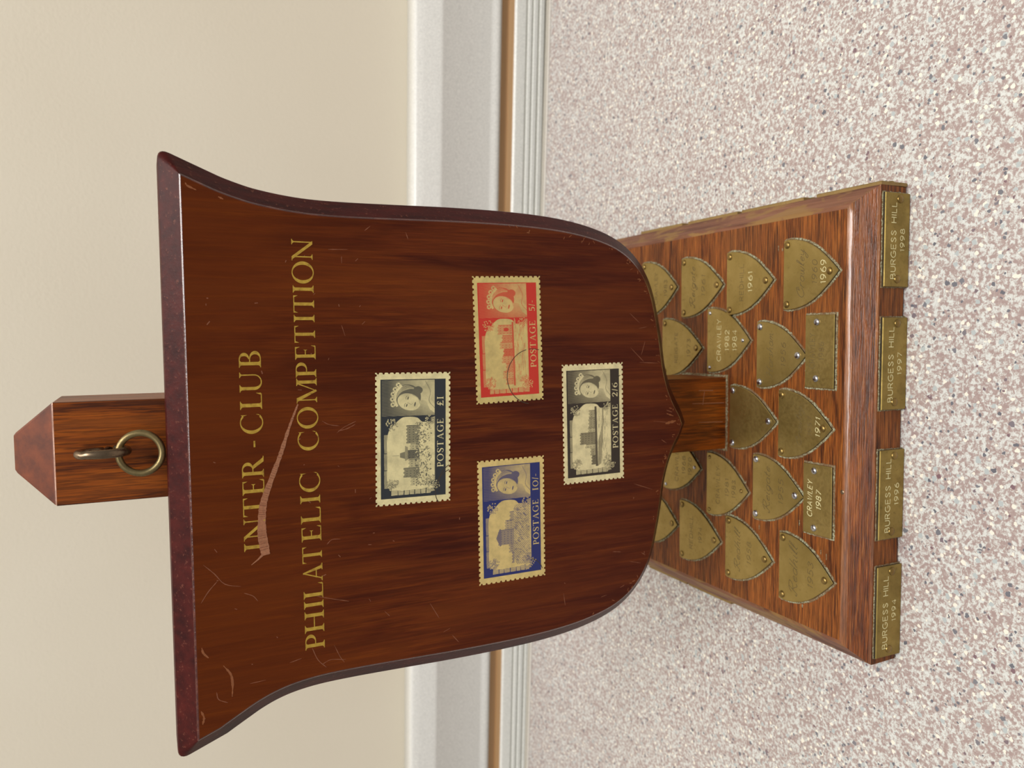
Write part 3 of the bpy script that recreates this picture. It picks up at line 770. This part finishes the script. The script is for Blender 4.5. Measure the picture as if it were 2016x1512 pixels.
def heater(cx, tip, w=24.0, h=25.6):
    """shield-shaped plate: flat far edge, bowed sides, point towards the viewer"""
    hw = w / 2
    prof = [(0.0, 0.0), (1.5, 1.5), (2.9, 3.0), (5.3, 5.8), (7.5, 8.6), (9.2, 11.4), (10.5, 14.2), (11.4, 17.0), (12.0, 20.0), (12.25, 23.0), (12.15, 24.8), (11.9, 25.6)]
    R = [(cx + x * hw / 12.1, tip + y * h / 25.6) for x, y in prof]
    return R + [(2 * cx - x, y) for x, y in reversed(R[1:])]

# name, cx, tip y, width, pin material, lines (text, distance from far edge, width, cap, style, colour), label
HS = [
 (-0.9, 12.8, -12.0, 24.0, 'steel_pin', [], 'blank brass shield plate just in front of the post'),
 (-0.9, -13.4, -37.8, 24.0, 'brass_pin', [('Crawley', 10, 14, 2.6, 's', 'engr_faint'), ('1957', 15, 6.5, 1.8, 'i', 'engr_faint'), ('1971', 18.6, 6.5, 2.0, 'i', 'engr_pale')], 'brass shield plate dated 1971 near the front centre'),
 (-26.3, -0.6, -25.6, 24.2, 'steel_pin', [('Reigate', 7.4, 17, 3.4, 's', 'engr_dark'), ('1955', 14.6, 9, 2.2, 'i', 'engr_dark')], 'brass shield plate engraved Reigate 1955'),
 (-29.6, 26.4, 2.2, 25.0, 'brass_small', [('CRAWLEY', 7, 15, 2.2, 'c', 'engr_faint'), ('1981', 12.4, 7, 2.0, 'c', 'engr_faint'), ('1983', 16.4, 7, 2.0, 'c', 'engr_faint')], 'brass shield plate engraved Crawley 1981'),
 (-24.6, 56.0, 30.8, 24.0, 'pale_small', [('CRAWLEY', 9.5, 15.5, 2.4, 'c', 'engr_dark'), ('1968', 14.4, 7.5, 2.2, 'c', 'engr_dark'), ('1970', 18.6, 7.5, 2.2, 'c', 'engr_dark')], 'brass shield plate engraved Crawley 1968 1970'),
 (-51.8, 72.0, 46.2, 24.0, 'brass_pin', [('REDHILL', 9, 15, 2.2, 'c', 'engr_faint')], 'half-hidden brass shield plate at the left back'),
 (-52.7, 44.3, 18.0, 25.0, 'brass_pin', [('REDHILL', 8, 14, 2.2, 'c', 'engr_faint'), ('1974', 14, 6.5, 2.0, 'c', 'engr_faint')], 'worn brass shield plate, second from back on the left'),
 (-53.2, 14.6, -10.9, 24.4, 'brass_pin', [('Redhill', 7, 16, 3.2, 's', 'engr_faint'), ('1958', 13.6, 8.5, 2.2, 'i', 'engr_faint')], 'faintly engraved brass shield plate on the left, behind the Redhill one'),
 (-53.2, -14.8, -39.6, 24.4, 'brass_pin', [('Redhill', 7, 18, 3.8, 's', 'engr_dark'), ('1953', 15, 9, 2.4, 'i', 'engr_dark')], 'brass shield plate engraved Redhill at the left front'),
 (51.9, 73.2, 47.4, 24.2, 'brass_pin', [('CRAWLEY', 11, 14, 2.2, 'c', 'engr_faint'), ('1983', 18, 7, 2.2, 'c', 'engr_dark')], 'half-hidden brass shield plate at the right back'),
 (51.2, 44.0, 17.7, 24.4, 'brass_pin', [('Reigate', 7.5, 17, 3.4, 's', 'engr_dark'), ('1961', 14.5, 8.5, 2.2, 'i', 'engr_faint')], 'brass shield plate engraved in script, second from back on the right'),
 (51.2, 15.2, -9.7, 24.0, 'brass_pin', [('REDHILL', 8.5, 14, 2.2, 'c', 'engr_faint'), ('1961', 13.2, 7.5, 2.2, 'c', 'engr_pale')], 'brass shield plate dated 1961 on the right'),
 (25.8, 57.4, 30.4, 24.4, 'brass_pin', [('REIGATE', 10, 13, 2.0, 'c', 'engr_faint'), ('1973', 18.6, 7.5, 2.2, 'c', 'engr_dark')], 'brass shield plate dated 1973, right of the post'),
 (29.0, 26.7, 2.1, 25.4, 'pale_small', [('CRAWLEY', 7.2, 16.6, 2.3, 'c', 'engr_pale'), ('1982', 12.0, 8.0, 2.3, 'c', 'engr_pale'), ('1984', 16.4, 8.0, 2.3, 'c', 'engr_pale')], 'brass shield plate engraved Crawley 1982 1984'),
 (23.8, -1.9, -25.9, 24.0, 'steel_pin', [('Horsham', 6.8, 16.5, 3.2, 's', 'engr_faint'), ('1956', 13.6, 8.5, 2.2, 'i', 'engr_dark')], 'brass shield plate engraved Horsham 1956'),
 (52.4, -15.1, -39.6, 24.4, 'brass_pin', [('Crawley', 8, 17, 3.4, 's', 'engr_dark'), ('1960', 14.4, 8.0, 2.2, 'i', 'engr_dark'), ('1969', 18.2, 7.8, 2.3, 'c', 'engr_pale')], 'brass shield plate engraved Crawley 1960 1969 at the right front'),
]
TH = 1.0
for cx, far, tip, wdt, pm, lines, lab in HS:
    P = heater(cx, tip, wdt, far - tip)
    tx = []
    for s, dy, wl, cap, st, mk in lines:
        q = engrave(s, cx + (-0.4 if st == 's' else 0), far - dy, wl, cap, 0.2 if mk == 'engr_pale' else 0.2, 0.45 if st == 's' else 0.25 if st == 'i' else 0.0, st == 's')
        tx.append((q, mk))
    small = pm.endswith('small')
    mat_ = {'steel_pin': 'steel_pin', 'brass_pin': 'brass_pin', 'brass_small': 'brass_pin', 'pale_small': 'steel_pin'}[pm]
    hw = wdt / 2
    plate(P, TOP, TH, [(cx - hw + 1.7, far - 1.7), (cx + hw - 1.7, far - 1.7), (cx, tip + 3.6)], mat_, tx, lab, pr=0.8 if small else 1.3, ph=0.5 if small else 0.7)

def rectplate(x0, x1, y0, y1, ang=0):
    cx, cy = (x0 + x1) / 2, (y0 + y1) / 2
    P = [(x0, y0), (x1, y0), (x1, y1), (x0, y1)]
    c_, s_ = math.cos(ang), math.sin(ang)
    return [(cx + (x - cx) * c_ - (y - cy) * s_, cy + (x - cx) * s_ + (y - cy) * c_) for x, y in P]
plate(rectplate(-38.2, -13.8, -38.4, -25.9, 0.01), TOP, TH, [(-36, -31.0), (-16.0, -30.8)], 'steel_pin',
      [(engrave('CRAWLEY', -26, -29.0, 12.6, 2.1, 0.24, 0.2), 'engr_pale'), (engrave('1987', -26, -32.9, 6.4, 2.1, 0.24, 0.2), 'engr_pale')], 'oblong brass plate engraved Crawley 1987')
plate(rectplate(12.9, 37.8, -38.3, -25.8, 0.0), TOP, TH, [(16.0, -30.8), (35.4, -30.9)], 'steel_pin',
      [(engrave('CRAWLEY', 25.5, -29.0, 12, 2.2, 0.22), 'engr_faint'), (engrave('1986', 25.5, -33.0, 6, 2.1, 0.22), 'engr_faint')], 'oblong brass plate with faint lettering, right of centre')

# front edge plates
FE = Frame((0, -49.15, 0), (1, 0, 0), (0, 0, 1))
for x0, x1, yr, z0 in ((46.6, 76.8, '1998', 0.3), (6.3, 36.5, '1997', 0.2), (-36.9, -7.2, '1996', 0.2), (-77.0, -46.2, '1994', 0.2)):
    cx = (x0 + x1) / 2
    plate(rectplate(x0, x1, z0, 11.5), FE, 1.1, [(x0 + 2.4, 5.6), (x1 - 1.9, 4.9)], 'brass_pin',
          [(engrave('BURGESS HILL', cx - 0.3, 7.6, 24.5, 2.2, 0.25), 'engr_pale'), (engrave(yr, cx, 3.5, 7.2, 1.9, 0.22), 'engr_pale')],
          'brass plate on the front edge engraved Burgess Hill ' + yr, mat='brass_front', resid=0.35, pr=1.35, ph=0.6)
# right and left edge plates, seen edge-on
RE = Frame((79.32, 0, 0), (0, 1, 0), (0, 0, 1))
for y0, y1, nm in ((-49.0, -22.1, 'front'), (-16.0, 16.2, 'second'), (18.8, 50.0, 'third'), (54.5, 86.0, 'rear')):
    plate(rectplate(y0, min(y1, 86), 0.3, 12.1), RE, 1.2, [(y0 + 2, 5.5), (y1 - 2, 5.5)], 'brass_pin', [], 'brass plate on the right side of the base, ' + nm + ' of four', mat='brass_front', resid=0, rim='brass_rim')
LE = Frame((-79.32, 0, 0), (0, -1, 0), (0, 0, 1))
for y0, y1, nm in ((49.5, 78.0, 'rear'), (20.4, 48.0, 'front')):
    plate(rectplate(-y1, -y0, 0.3, 12.1), LE, 1.1, [(-y1 + 2, 5.5), (-y0 - 2, 5.5)], 'brass_pin', [], 'brass plate on the left side of the base, ' + nm + ' of two', mat='brass_front', resid=0, rim='brass_rim')

# residue around the post foot, worn streaks, small nail
mb = MB(); rg = random.Random(9)
o_ = rough_outline([(-14.3, 16), (14.3, 16), (14.3, 43.3), (-14.3, 43.3)], 0.75, 0.15, rg)
loft(mb, TOP, o_, [(0.2, 0.0), (0.0, 0.25)], cap0=False)
mb.build('polish_residue', M['residue'], base)
mb = MB()
for k in range(34):
    x = rg.uniform(-64, -42) if k % 2 else rg.uniform(-68, 66); y = rg.uniform(-26, -22) if k % 2 else rg.uniform(-41, 12)
    l = rg.uniform(0.5, 2.4)
    decal(mb, TOP, ribbon([(x, y), (x + l, y + rg.uniform(-0.1, 0.1))], rg.uniform(0.15, 0.45)), 0.0, 0.04)
for k in range(4):
    decal(mb, TOP, ribbon([(-66 + 2.2 * k, -25.3), (-65 + 2.2 * k, -25.5)], 0.6), 0.0, 0.05)
o = mb.build('residue_flecks', M['residue'], base); o['kind'] = 'stuff'
mb = MB(); pin(mb, TOP, -21.5, -42.0, -0.3, 0.9, 0.5); mb.build('nail_head', M['eye'], base)

# ================================================================== STAMPS
RES = 10          # samples per millimetre of print
SS = 2
PW, PH = 36.4, 20.8
class Canvas:
    def __init__(s):
        s.k = RES * SS; s.W = int(PW * s.k); s.H = int(PH * s.k)
        s.a = np.ones((s.H, s.W), np.float32)
        s.X, s.Y = np.meshgrid((np.arange(s.W) + .5) / s.k, (np.arange(s.H) + .5) / s.k)   # y down, mm
    def win(s, x0, y0, x1, y1):
        k = s.k
        i0, i1 = max(0, int(x0 * k) - 1), min(s.W, int(x1 * k) + 2); j0, j1 = max(0, int(y0 * k) - 1), min(s.H, int(y1 * k) + 2)
        return (slice(j0, j1), slice(i0, i1))
    def put(s, w, mask, v):
        A = s.a[w]
        if callable(v): vv = v(s.X[w], s.Y[w]); A[mask] = vv[mask]
        else: A[mask] = v
    def poly(s, P, v):
        xs = [p[0] for p in P]; ys = [p[1] for p in P]; w = s.win(min(xs), min(ys), max(xs), max(ys))
        X, Y = s.X[w], s.Y[w]; ins = np.zeros(X.shape, bool); n = len(P)
        for i in range(n):
            x1, y1 = P[i]; x2, y2 = P[(i + 1) % n]
            if y1 == y2: continue
            c_ = ((y1 > Y) != (y2 > Y)) & (X < (x2 - x1) * (Y - y1) / (y2 - y1) + x1)
            ins ^= c_
        s.put(w, ins, v)
    def ell(s, cx, cy, rx, ry, v, rot=0):
        r = max(rx, ry); w = s.win(cx - r, cy - r, cx + r, cy + r); X, Y = s.X[w] - cx, s.Y[w] - cy
        c_, s_ = math.cos(rot), math.sin(rot)
        s.put(w, ((X * c_ + Y * s_) / rx) ** 2 + ((-X * s_ + Y * c_) / ry) ** 2 < 1, v)
    def line(s, P, wd, v):
        for q in ribbon(P, wd): s.poly(q, v)
    def done(s):
        return s.a.reshape(s.H // SS, SS, s.W // SS, SS).mean((1, 3))

def hatch(lo, hi, pitch=0.42, ang=0.3):
    return lambda X, Y: np.where(np.sin((X * math.cos(ang) + Y * math.sin(ang)) * 2 * math.pi / pitch) > 0, hi, lo).astype(np.float32)

def castle(cv, towers, base_y, tone, flag=None):
    for x0, x1, top, ton in towers:
        cv.poly([(x0, top), (x1, top), (x1, base_y), (x0, base_y)], hatch(ton - 0.12, ton + 0.1, 0.36, 1.2))
        n = max(2, int((x1 - x0) / 0.5))
        for k in range(n):
            if k % 2 == 0:
                a = x0 + (x1 - x0) * k / n; b = x0 + (x1 - x0) * (k + 1) / n
                cv.poly([(a, top - 0.32), (b, top - 0.32), (b, top), (a, top)], ton)
        cv.line([(x1 - 0.06, top), (x1 - 0.06, base_y)], 0.16, 0.95)
        if x1 - x0 > 1.3:
            for k in range(int((x1 - x0) / 0.75)):
                for r in range(int((base_y - top) / 1.2)):
                    cv.ell(x0 + 0.45 + k * 0.75, top + 0.8 + r * 1.2, 0.11, 0.2, 0.95)
    if flag:
        x, y = flag
        cv.line([(x, y + 2.2), (x, y)], 0.12, 0.9)

def foliage(cv, cx, cy, rg, n=34, r=1.7):
    for k in range(7):
        a = rg.uniform(0, 6.28); l = rg.uniform(0.6, 1) * r
        cv.line([(cx, cy), (cx + l * math.cos(a), cy + l * math.sin(a))], 0.12, 0.95)
    for k in range(n):
        a = rg.uniform(0, 6.28); l = math.sqrt(rg.random()) * r
        x, y = cx + l * math.cos(a), cy + l * math.sin(a); ro = rg.uniform(0, 3.1)
        cv.ell(x, y, 0.34, 0.2, 0.95, ro); cv.ell(x, y, 0.24, 0.12, 0.06, ro)

def draw_stamp(kind):
    cv = Canvas(); rg = random.Random(sum(map(ord, kind)))
    # portrait panel, shaded from dark above to pale below
    def pan(X, Y):
        g = 0.9 - 0.75 * np.clip((Y - 2) / 14, 0, 1) * np.clip((X - 22) / 8, 0.35, 1)
        return (g + 0.10 * np.sign(np.sin((X + Y * 0.15) * 2 * math.pi / 0.4))).clip(0, 1).astype(np.float32)
    cv.poly([(25.2, 0.4), (PW - 0.25, 0.4), (PW - 0.25, 17.2), (25.2, 17.2)], pan)
    # stone-framed opening
    op = catmull([(2.4, 4.6), (3.4, 2.3), (6, 1.9), (12, 2.0), (17, 1.9), (20.6, 2.5), (22.6, 4.2), (24.6, 6.6), (24.9, 9.0), (24.5, 11.6), (23.2, 13.2), (23.2, 15.8), (22.4, 17.0), (4.6, 17.0), (2.8, 15.2), (2.3, 10)], 6, True)
    big = offset([(x, y) for x, y in op][::1], -0.0)
    for k, (a, b) in enumerate(((3.2, 8.6), (8.8, 13.8), (14.0, 19.6))):
        cv.poly([(a, 1.1), (b, 1.0), (b, 2.6), (a, 2.6)], hatch(0.45, 0.75, 0.4, 1.5))
    y = 3.2
    while y < 15.5:
        hgt = rg.uniform(1.5, 2.4)
        cv.poly([(0.9, y), (2.9, y + rg.uniform(-.2, .2)), (2.9, y + hgt - 0.2), (0.9, y + hgt - 0.25)], hatch(0.18, 0.6, 0.45, 0.2)); y += hgt
    for k in range(6):
        cv.poly([(1.2 + 1.0 * k, 15.2 + 0.25 * k), (1.9 + 1.0 * k, 14.6 + 0.3 * k), (2.3 + 1.0 * k, 16.8), (1.5 + 1.0 * k, 17.3)], 0.12 if k % 2 else 0.5)
    # ledge above the value band
    cv.poly([(5.0, 16.0), (24.4, 16.0), (24.8, 17.3), (4.6, 17.3)], 0.5)
    sky = {'one': 0.06, 'five': 0.04, 'ten': 0.05, 'two': 0.05}[kind]
    cv.poly(op, sky)
    cl = 23.4
    if kind == 'one':
        castle(cv, [(3.6, 6.2, 9.6, .35), (6.2, 9.2, 7.4, .72), (9.2, 11.8, 9.0, .45), (11.9, 14.6, 8.2, .85), (14.6, 16.6, 9.4, .4), (16.7, 22.3, 8.3, .7)], 12.2, 0.7, (13.1, 3.6))
        cv.poly([(11.3, 7.6), (16.0, 7.6), (15.6, 8.5), (11.7, 8.5)], 0.6)
        cv.poly([(12.5, 6.0), (13.8, 6.0), (14.2, 7.6), (12.0, 7.6)], 0.75)
        gx = (3.4, 23.2, 11.0, 16.2)
        for k in range(620):
            x = rg.uniform(gx[0], gx[1]); yy = rg.uniform(gx[2], gx[3]); dens = 1 - (yy - 11) / 6.5
            if rg.random() < dens + 0.1:
                cv.ell(x, yy, rg.uniform(.12, .34), rg.uniform(.1, .22), rg.choice([.9, .8, .15, .6]), rg.uniform(0, 3))
    elif kind == 'five':
        castle(cv, [(3.6, 5.6, 9.2, .5), (5.6, 8.0, 8.2, .35), (8.0, 10.6, 9.4, .55), (10.6, 13.0, 8.0, .45), (13.0, 15.2, 8.6, .8), (15.2, 17.4, 7.4, .4), (17.4, 19.6, 8.2, .6), (19.8, 22.9, 6.8, .45)], 12.0, 0.6)
        cv.ell(21.4, 9.6, 0.6, 0.9, .95)
        cv.poly([(3.2, 11.8), (23.8, 11.6), (23.8, 12.2), (3.2, 12.4)], .85)
        for k in range(130):
            x = rg.uniform(3.6, 23.0); yy = rg.uniform(12.4, 16.2); cv.line([(x, yy), (x + rg.uniform(.5, 2.4), yy)], 0.14, rg.choice([.4, .55, .25]))
    elif kind == 'ten':
        hill = [(3.2, 12.0), (6.0, 10.6), (8.6, 10.6), (10.6, 8.6), (16.5, 8.2), (19.4, 10.2), (22.8, 11.4), (23.4, 13), (23.2, 16.8), (4.4, 16.8), (3.0, 14.6)]
        cv.poly(hill, hatch(.12, .6, .5, 0.9))
        castle(cv, [(3.8, 7.4, 10.4, .6), (7.4, 10.6, 9.4, .5), (10.2, 15.2, 5.6, .6), (15.2, 18.2, 8.0, .4), (18.2, 21.0, 9.8, .5)], 11.0, 0.6)
        cv.poly([(9.8, 5.9), (12.6, 4.6), (15.6, 5.9), (15.4, 6.4), (10.0, 6.4)], .75)
        for k in range(150):
            x = rg.uniform(4, 22.6); yy = rg.uniform(11, 16.4); cv.line([(x, yy), (x + rg.uniform(-1.2, 0.4), yy + rg.uniform(.4, 1.2))], 0.16, rg.choice([.85, .75, .1]))
    else:
        castle(cv, [(3.8, 7.0, 9.6, .8), (7.0, 9.8, 9.2, .55), (9.6, 11.0, 7.2, .4), (11.0, 15.0, 5.2, .7), (15.0, 16.6, 8.4, .45), (16.6, 20.0, 8.6, .6), (20.0, 22.6, 8.8, .5)], 11.2, 0.7)
        cv.poly([(3.2, 11.0), (23.8, 10.8), (23.8, 11.6), (3.2, 11.9)], .9)
        cv.poly([(3.2, 11.9), (12, 12.2), (17, 13.6), (23, 13.8), (23, 14.4), (12, 14), (4, 13.2)], .6)
        for k in range(70):
            x = rg.uniform(4, 22.0); yy = rg.uniform(12.4, 16.2); cv.line([(x, yy), (x + rg.uniform(.8, 3), yy + rg.uniform(-.2, .2))], 0.12, rg.choice([.5, .35, .7]))
    for fx, fy, r in ((4.3, 3.6, 1.9), (22.6, 3.3, 1.9), (23.8, 15.6, 1.6), (4.6, 16.2, 2.0)):
        foliage(cv, fx, fy, rg, int(20 * r), r)
    # sitter: a generic crowned young woman
    tilt = 0.28
    hx, hy = 30.6, 8.2
    def T(x, y):
        return (hx + x * math.cos(tilt) - y * math.sin(tilt), hy + x * math.sin(tilt) + y * math.cos(tilt))
    shade = lambda lo, k, x0: (lambda X, Y: (lo + k * np.clip((X - x0) / 4, 0, 1)).astype(np.float32))
    cv.poly([(25.8, 17.2), (27.0, 15.6), (29.6, 14.4), (30.4, 12.0), (33.0, 10.6), (33.6, 13.2), (PW - .3, 15.2), (PW - .3, 17.2)], shade(0.12, 0.25, 29.5))
    cv.line(catmull([(27.4, 17.2), (29.6, 15.4), (32.6, 15.8), (PW - .6, 14.2)], 4), 0.16, .75)
    cv.poly([(28.6, 17.2), (30.2, 15.9), (33, 16.2), (35.4, 15.2), (35.6, 17.2)], .3)
    cv.ell(*T(0.8, 0.2), 3.5, 4.2, 0.85, tilt)                 # hair
    for k in range(9):
        cv.line(catmull([T(-1.6 + .4 * k, -3.4), T(1.4 + .3 * k, -2.2 + .1 * k), T(3.4, 0.6 + .3 * k)], 4), 0.12, .45)
    cv.ell(*T(3.3, 2.8), 1.2, 1.5, 0.85)                       # curls
    cv.ell(*T(-0.9, 1.0), 2.55, 3.7, lambda X, Y: (0.10 + 0.28 * np.clip((X - hx) / 2.6, 0, 1)).astype(np.float32), tilt)   # face
    for ex, ey in ((-2.1, .6), (0.15, .4)):
        cv.ell(*T(ex, ey), .5, .2, .9, tilt); cv.line([T(ex - .6, ey - .5), T(ex, ey - .75), T(ex + .6, ey - .5)], .16, .8)
    cv.line([T(-1.2, .6), T(-1.55, 2.0), T(-1.0, 2.2)], .16, .55)
    cv.ell(*T(-1.1, 3.05), .72, .24, .85, tilt)
    cv.line(catmull([T(1.5, 1.5), T(1.0, 3.4), T(-.6, 4.6)], 4), .2, .5)
    band = [T(-3.2, -2.2), T(-1.4, -3.4), T(1.0, -3.7), T(3.4, -2.6)]
    cv.line(catmull(band, 6), 0.7, .08)
    for k in range(5):                                         # crown points
        u = k / 4; x = -3.0 + 6.2 * u; yy = -3.0 - 1.5 * math.sin(math.pi * (0.15 + .7 * u))
        cv.ell(*T(x, yy), .75, .75, .10); cv.ell(*T(x, yy), .26, .26, .85)
        for q in range(4):
            a = q * math.pi / 2 + .78
            cv.line([T(x, yy), T(x + .7 * math.cos(a), yy + .7 * math.sin(a))], .1, .85)
        cv.line([T(x, yy + .6), T(x, yy + 1.2)], .3, .1)
    # value band and words
    cv.poly([(3.2 if kind != 'two' else 3.6, 17.3), (PW, 17.3), (PW, PH), (3.2, PH)], 1.0)
    cv.poly([(0, 18.6), (4, 18.6), (4, PH), (0, PH)], 1.0)
    val = {'one': '£1', 'five': '5/-', 'ten': '10/-', 'two': '2/6'}[kind]
    vx = {'one': (27.8, 31.0), 'five': (27.0, 30.6), 'ten': (27.0, 32.6), 'two': (26.6, 31.6)}[kind]
    for p in word('POSTAGE', 8.8, 24.0, 0, 1) + word(val, vx[0], vx[1], 0, 1):
        cv.poly([(x, 20.1 - yy * 2.1) for x, yy in p], 0.03)
    for fx, fy, r in ((3.4, 17.6, 1.3),):
        foliage(cv, fx, fy, rg, 24, r)
    a = cv.done()
    return a

def stamp(kind, cx, cz, ang, ink, paper, label, seed):
    fr = Frame((cx, 0, cz), (math.cos(ang), 0, math.sin(ang)), (-math.sin(ang), 0, math.cos(ang)))
    # perforated paper
    Wd, Hd = 40.6, 24.0
    rg = random.Random(seed); P = []
    def side(x0, y0, x1, y1, n):
        out = []; dx, dy = (x1 - x0) / n, (y1 - y0) / n; l = math.hypot(dx, dy); ux, uy = dx / l, dy / l; nx, ny = -uy, ux
        for k in range(n):
            bx_, by_ = x0 + dx * k, y0 + dy * k
            s = rg.uniform(0.8, 1.15)
            for f_, h_ in ((0.0, 0.0), (0.24, 0.02), (0.30, 0.34 * s), (0.40, 0.5 * s), (0.55, 0.52 * s), (0.66, 0.34 * s), (0.72, 0.04)):
                out.append((bx_ + dx * f_ + nx * h_, by_ + dy * f_ + ny * h_))
        return out
    P = side(-Wd / 2, -Hd / 2, Wd / 2, -Hd / 2, 24) + side(Wd / 2, -Hd / 2, Wd / 2, Hd / 2, 14) + side(Wd / 2, Hd / 2, -Wd / 2, Hd / 2, 24) + side(-Wd / 2, Hd / 2, -Wd / 2, -Hd / 2, 14)
    mb = MB(); loft(mb, fr, P, [(0, 0.0), (0, 0.10)], cap0=False)
    t = NT('stamp_paper_' + kind)
    n1 = t.noise(t.map((260, 260, 260)), 1, 5, 0.65)
    t.bump(n1, 0.1, 0.0002)
    t.set(Base_Color=t.ramp(n1, [(0.3, tuple(x * 0.86 for x in paper)), (0.6, paper)]), Roughness=0.6)
    st = mb.build('postage_stamp', t.m, trophy); st['label'] = label
    a = draw_stamp(kind)
    H, W = a.shape
    X = (np.arange(W + 1) / W - 0.5) * PW; Y = (0.5 - np.arange(H + 1) / H) * PH
    XX, YY = np.meshgrid(X, Y)
    o_, u_, v_, n_ = (np.array(q) for q in (fr.o, fr.u, fr.v, fr.n))
    co = (o_ + XX[..., None] * u_ + YY[..., None] * v_ + 0.14 * n_) * MM
    idx = np.arange((H + 1) * (W + 1)).reshape(H + 1, W + 1)
    quads = np.stack([idx[1:, :-1], idx[1:, 1:], idx[:-1, 1:], idx[:-1, :-1]], -1).reshape(-1, 4)
    me = bpy.data.meshes.new('stamp_print')
    me.vertices.add(co.size // 3); me.vertices.foreach_set('co', co.reshape(-1).astype(np.float32))
    me.loops.add(quads.size); me.loops.foreach_set('vertex_index', quads.reshape(-1).astype(np.int32))
    nq = len(quads)
    me.polygons.add(nq); me.polygons.foreach_set('loop_start', (np.arange(nq) * 4).astype(np.int32))
    me.update(calc_edges=True)
    at = me.color_attributes.new('ink', 'FLOAT_COLOR', 'CORNER')
    vals = np.repeat(a.reshape(-1), 4)
    rgba = np.stack([vals, vals, vals, np.ones_like(vals)], -1).astype(np.float32)
    at.data.foreach_set('color', rgba.reshape(-1))
    t = NT('stamp_ink_' + kind)
    an = t.n.new('ShaderNodeVertexColor'); an.layer_name = 'ink'
    sp = t.n.new('ShaderNodeSeparateColor'); t.link(an.outputs[0], sp.inputs[0])
    n1 = t.noise(t.map((260, 260, 260)), 1, 5, 0.65)
    pc = t.ramp(n1, [(0.3, tuple(x * 0.86 for x in paper)), (0.6, paper)])
    t.set(Base_Color=t.mix(sp.outputs[0], pc, ink), Roughness=0.5)
    me.materials.append(t.m)
    o = bpy.data.objects.new('stamp_print', me); COL.objects.link(o); o.parent = st
    return st, fr

s1, f1 = stamp('one', 0.28, 154.8, math.radians(-0.8), (34, 40, 46), (226, 213, 160), 'black one pound stamp above the other three', 1)
s2, f2 = stamp('five', 30.34, 122.3, math.radians(1.55), (190, 42, 26), (204, 182, 114), 'red five shilling stamp on the right', 2)
s3, f3 = stamp('ten', -28.65, 121.6, math.radians(0.5), (26, 36, 98), (214, 188, 120), 'blue ten shilling stamp on the left', 3)
s4, f4 = stamp('two', 1.57, 90.5, math.radians(0.9), (44, 34, 26), (228, 214, 164), 'dark brown two shillings and sixpence stamp at the bottom', 4)
# postmark arcs
def postmark(st, fr, arcs):
    mb = MB()
    for cx, cy, r, a0, a1 in arcs:
        decal(mb, fr, ribbon(_e(cx, cy, r, r, a0, a1, 24), 0.22), 0.15, 0.01)
    mb.build('postmark', M['pm'], st)
M['pm'] = flat('postmark_ink', (58, 48, 34), 0.6)
postmark(s2, f2, [(-12.4, -8.0, 9.0, 12, 170), (-12.4, -8.0, 9.0, -18, 6)])
postmark(s1, f1, [(-17, -14, 7, 20, 120), (-15, -15, 7, 30, 110)])
postmark(s3, f3, [(-19, -6.0, 5.0, -75, -10)])
postmark(s4, f4, [(9.0, -15.0, 8, 30, 75)])
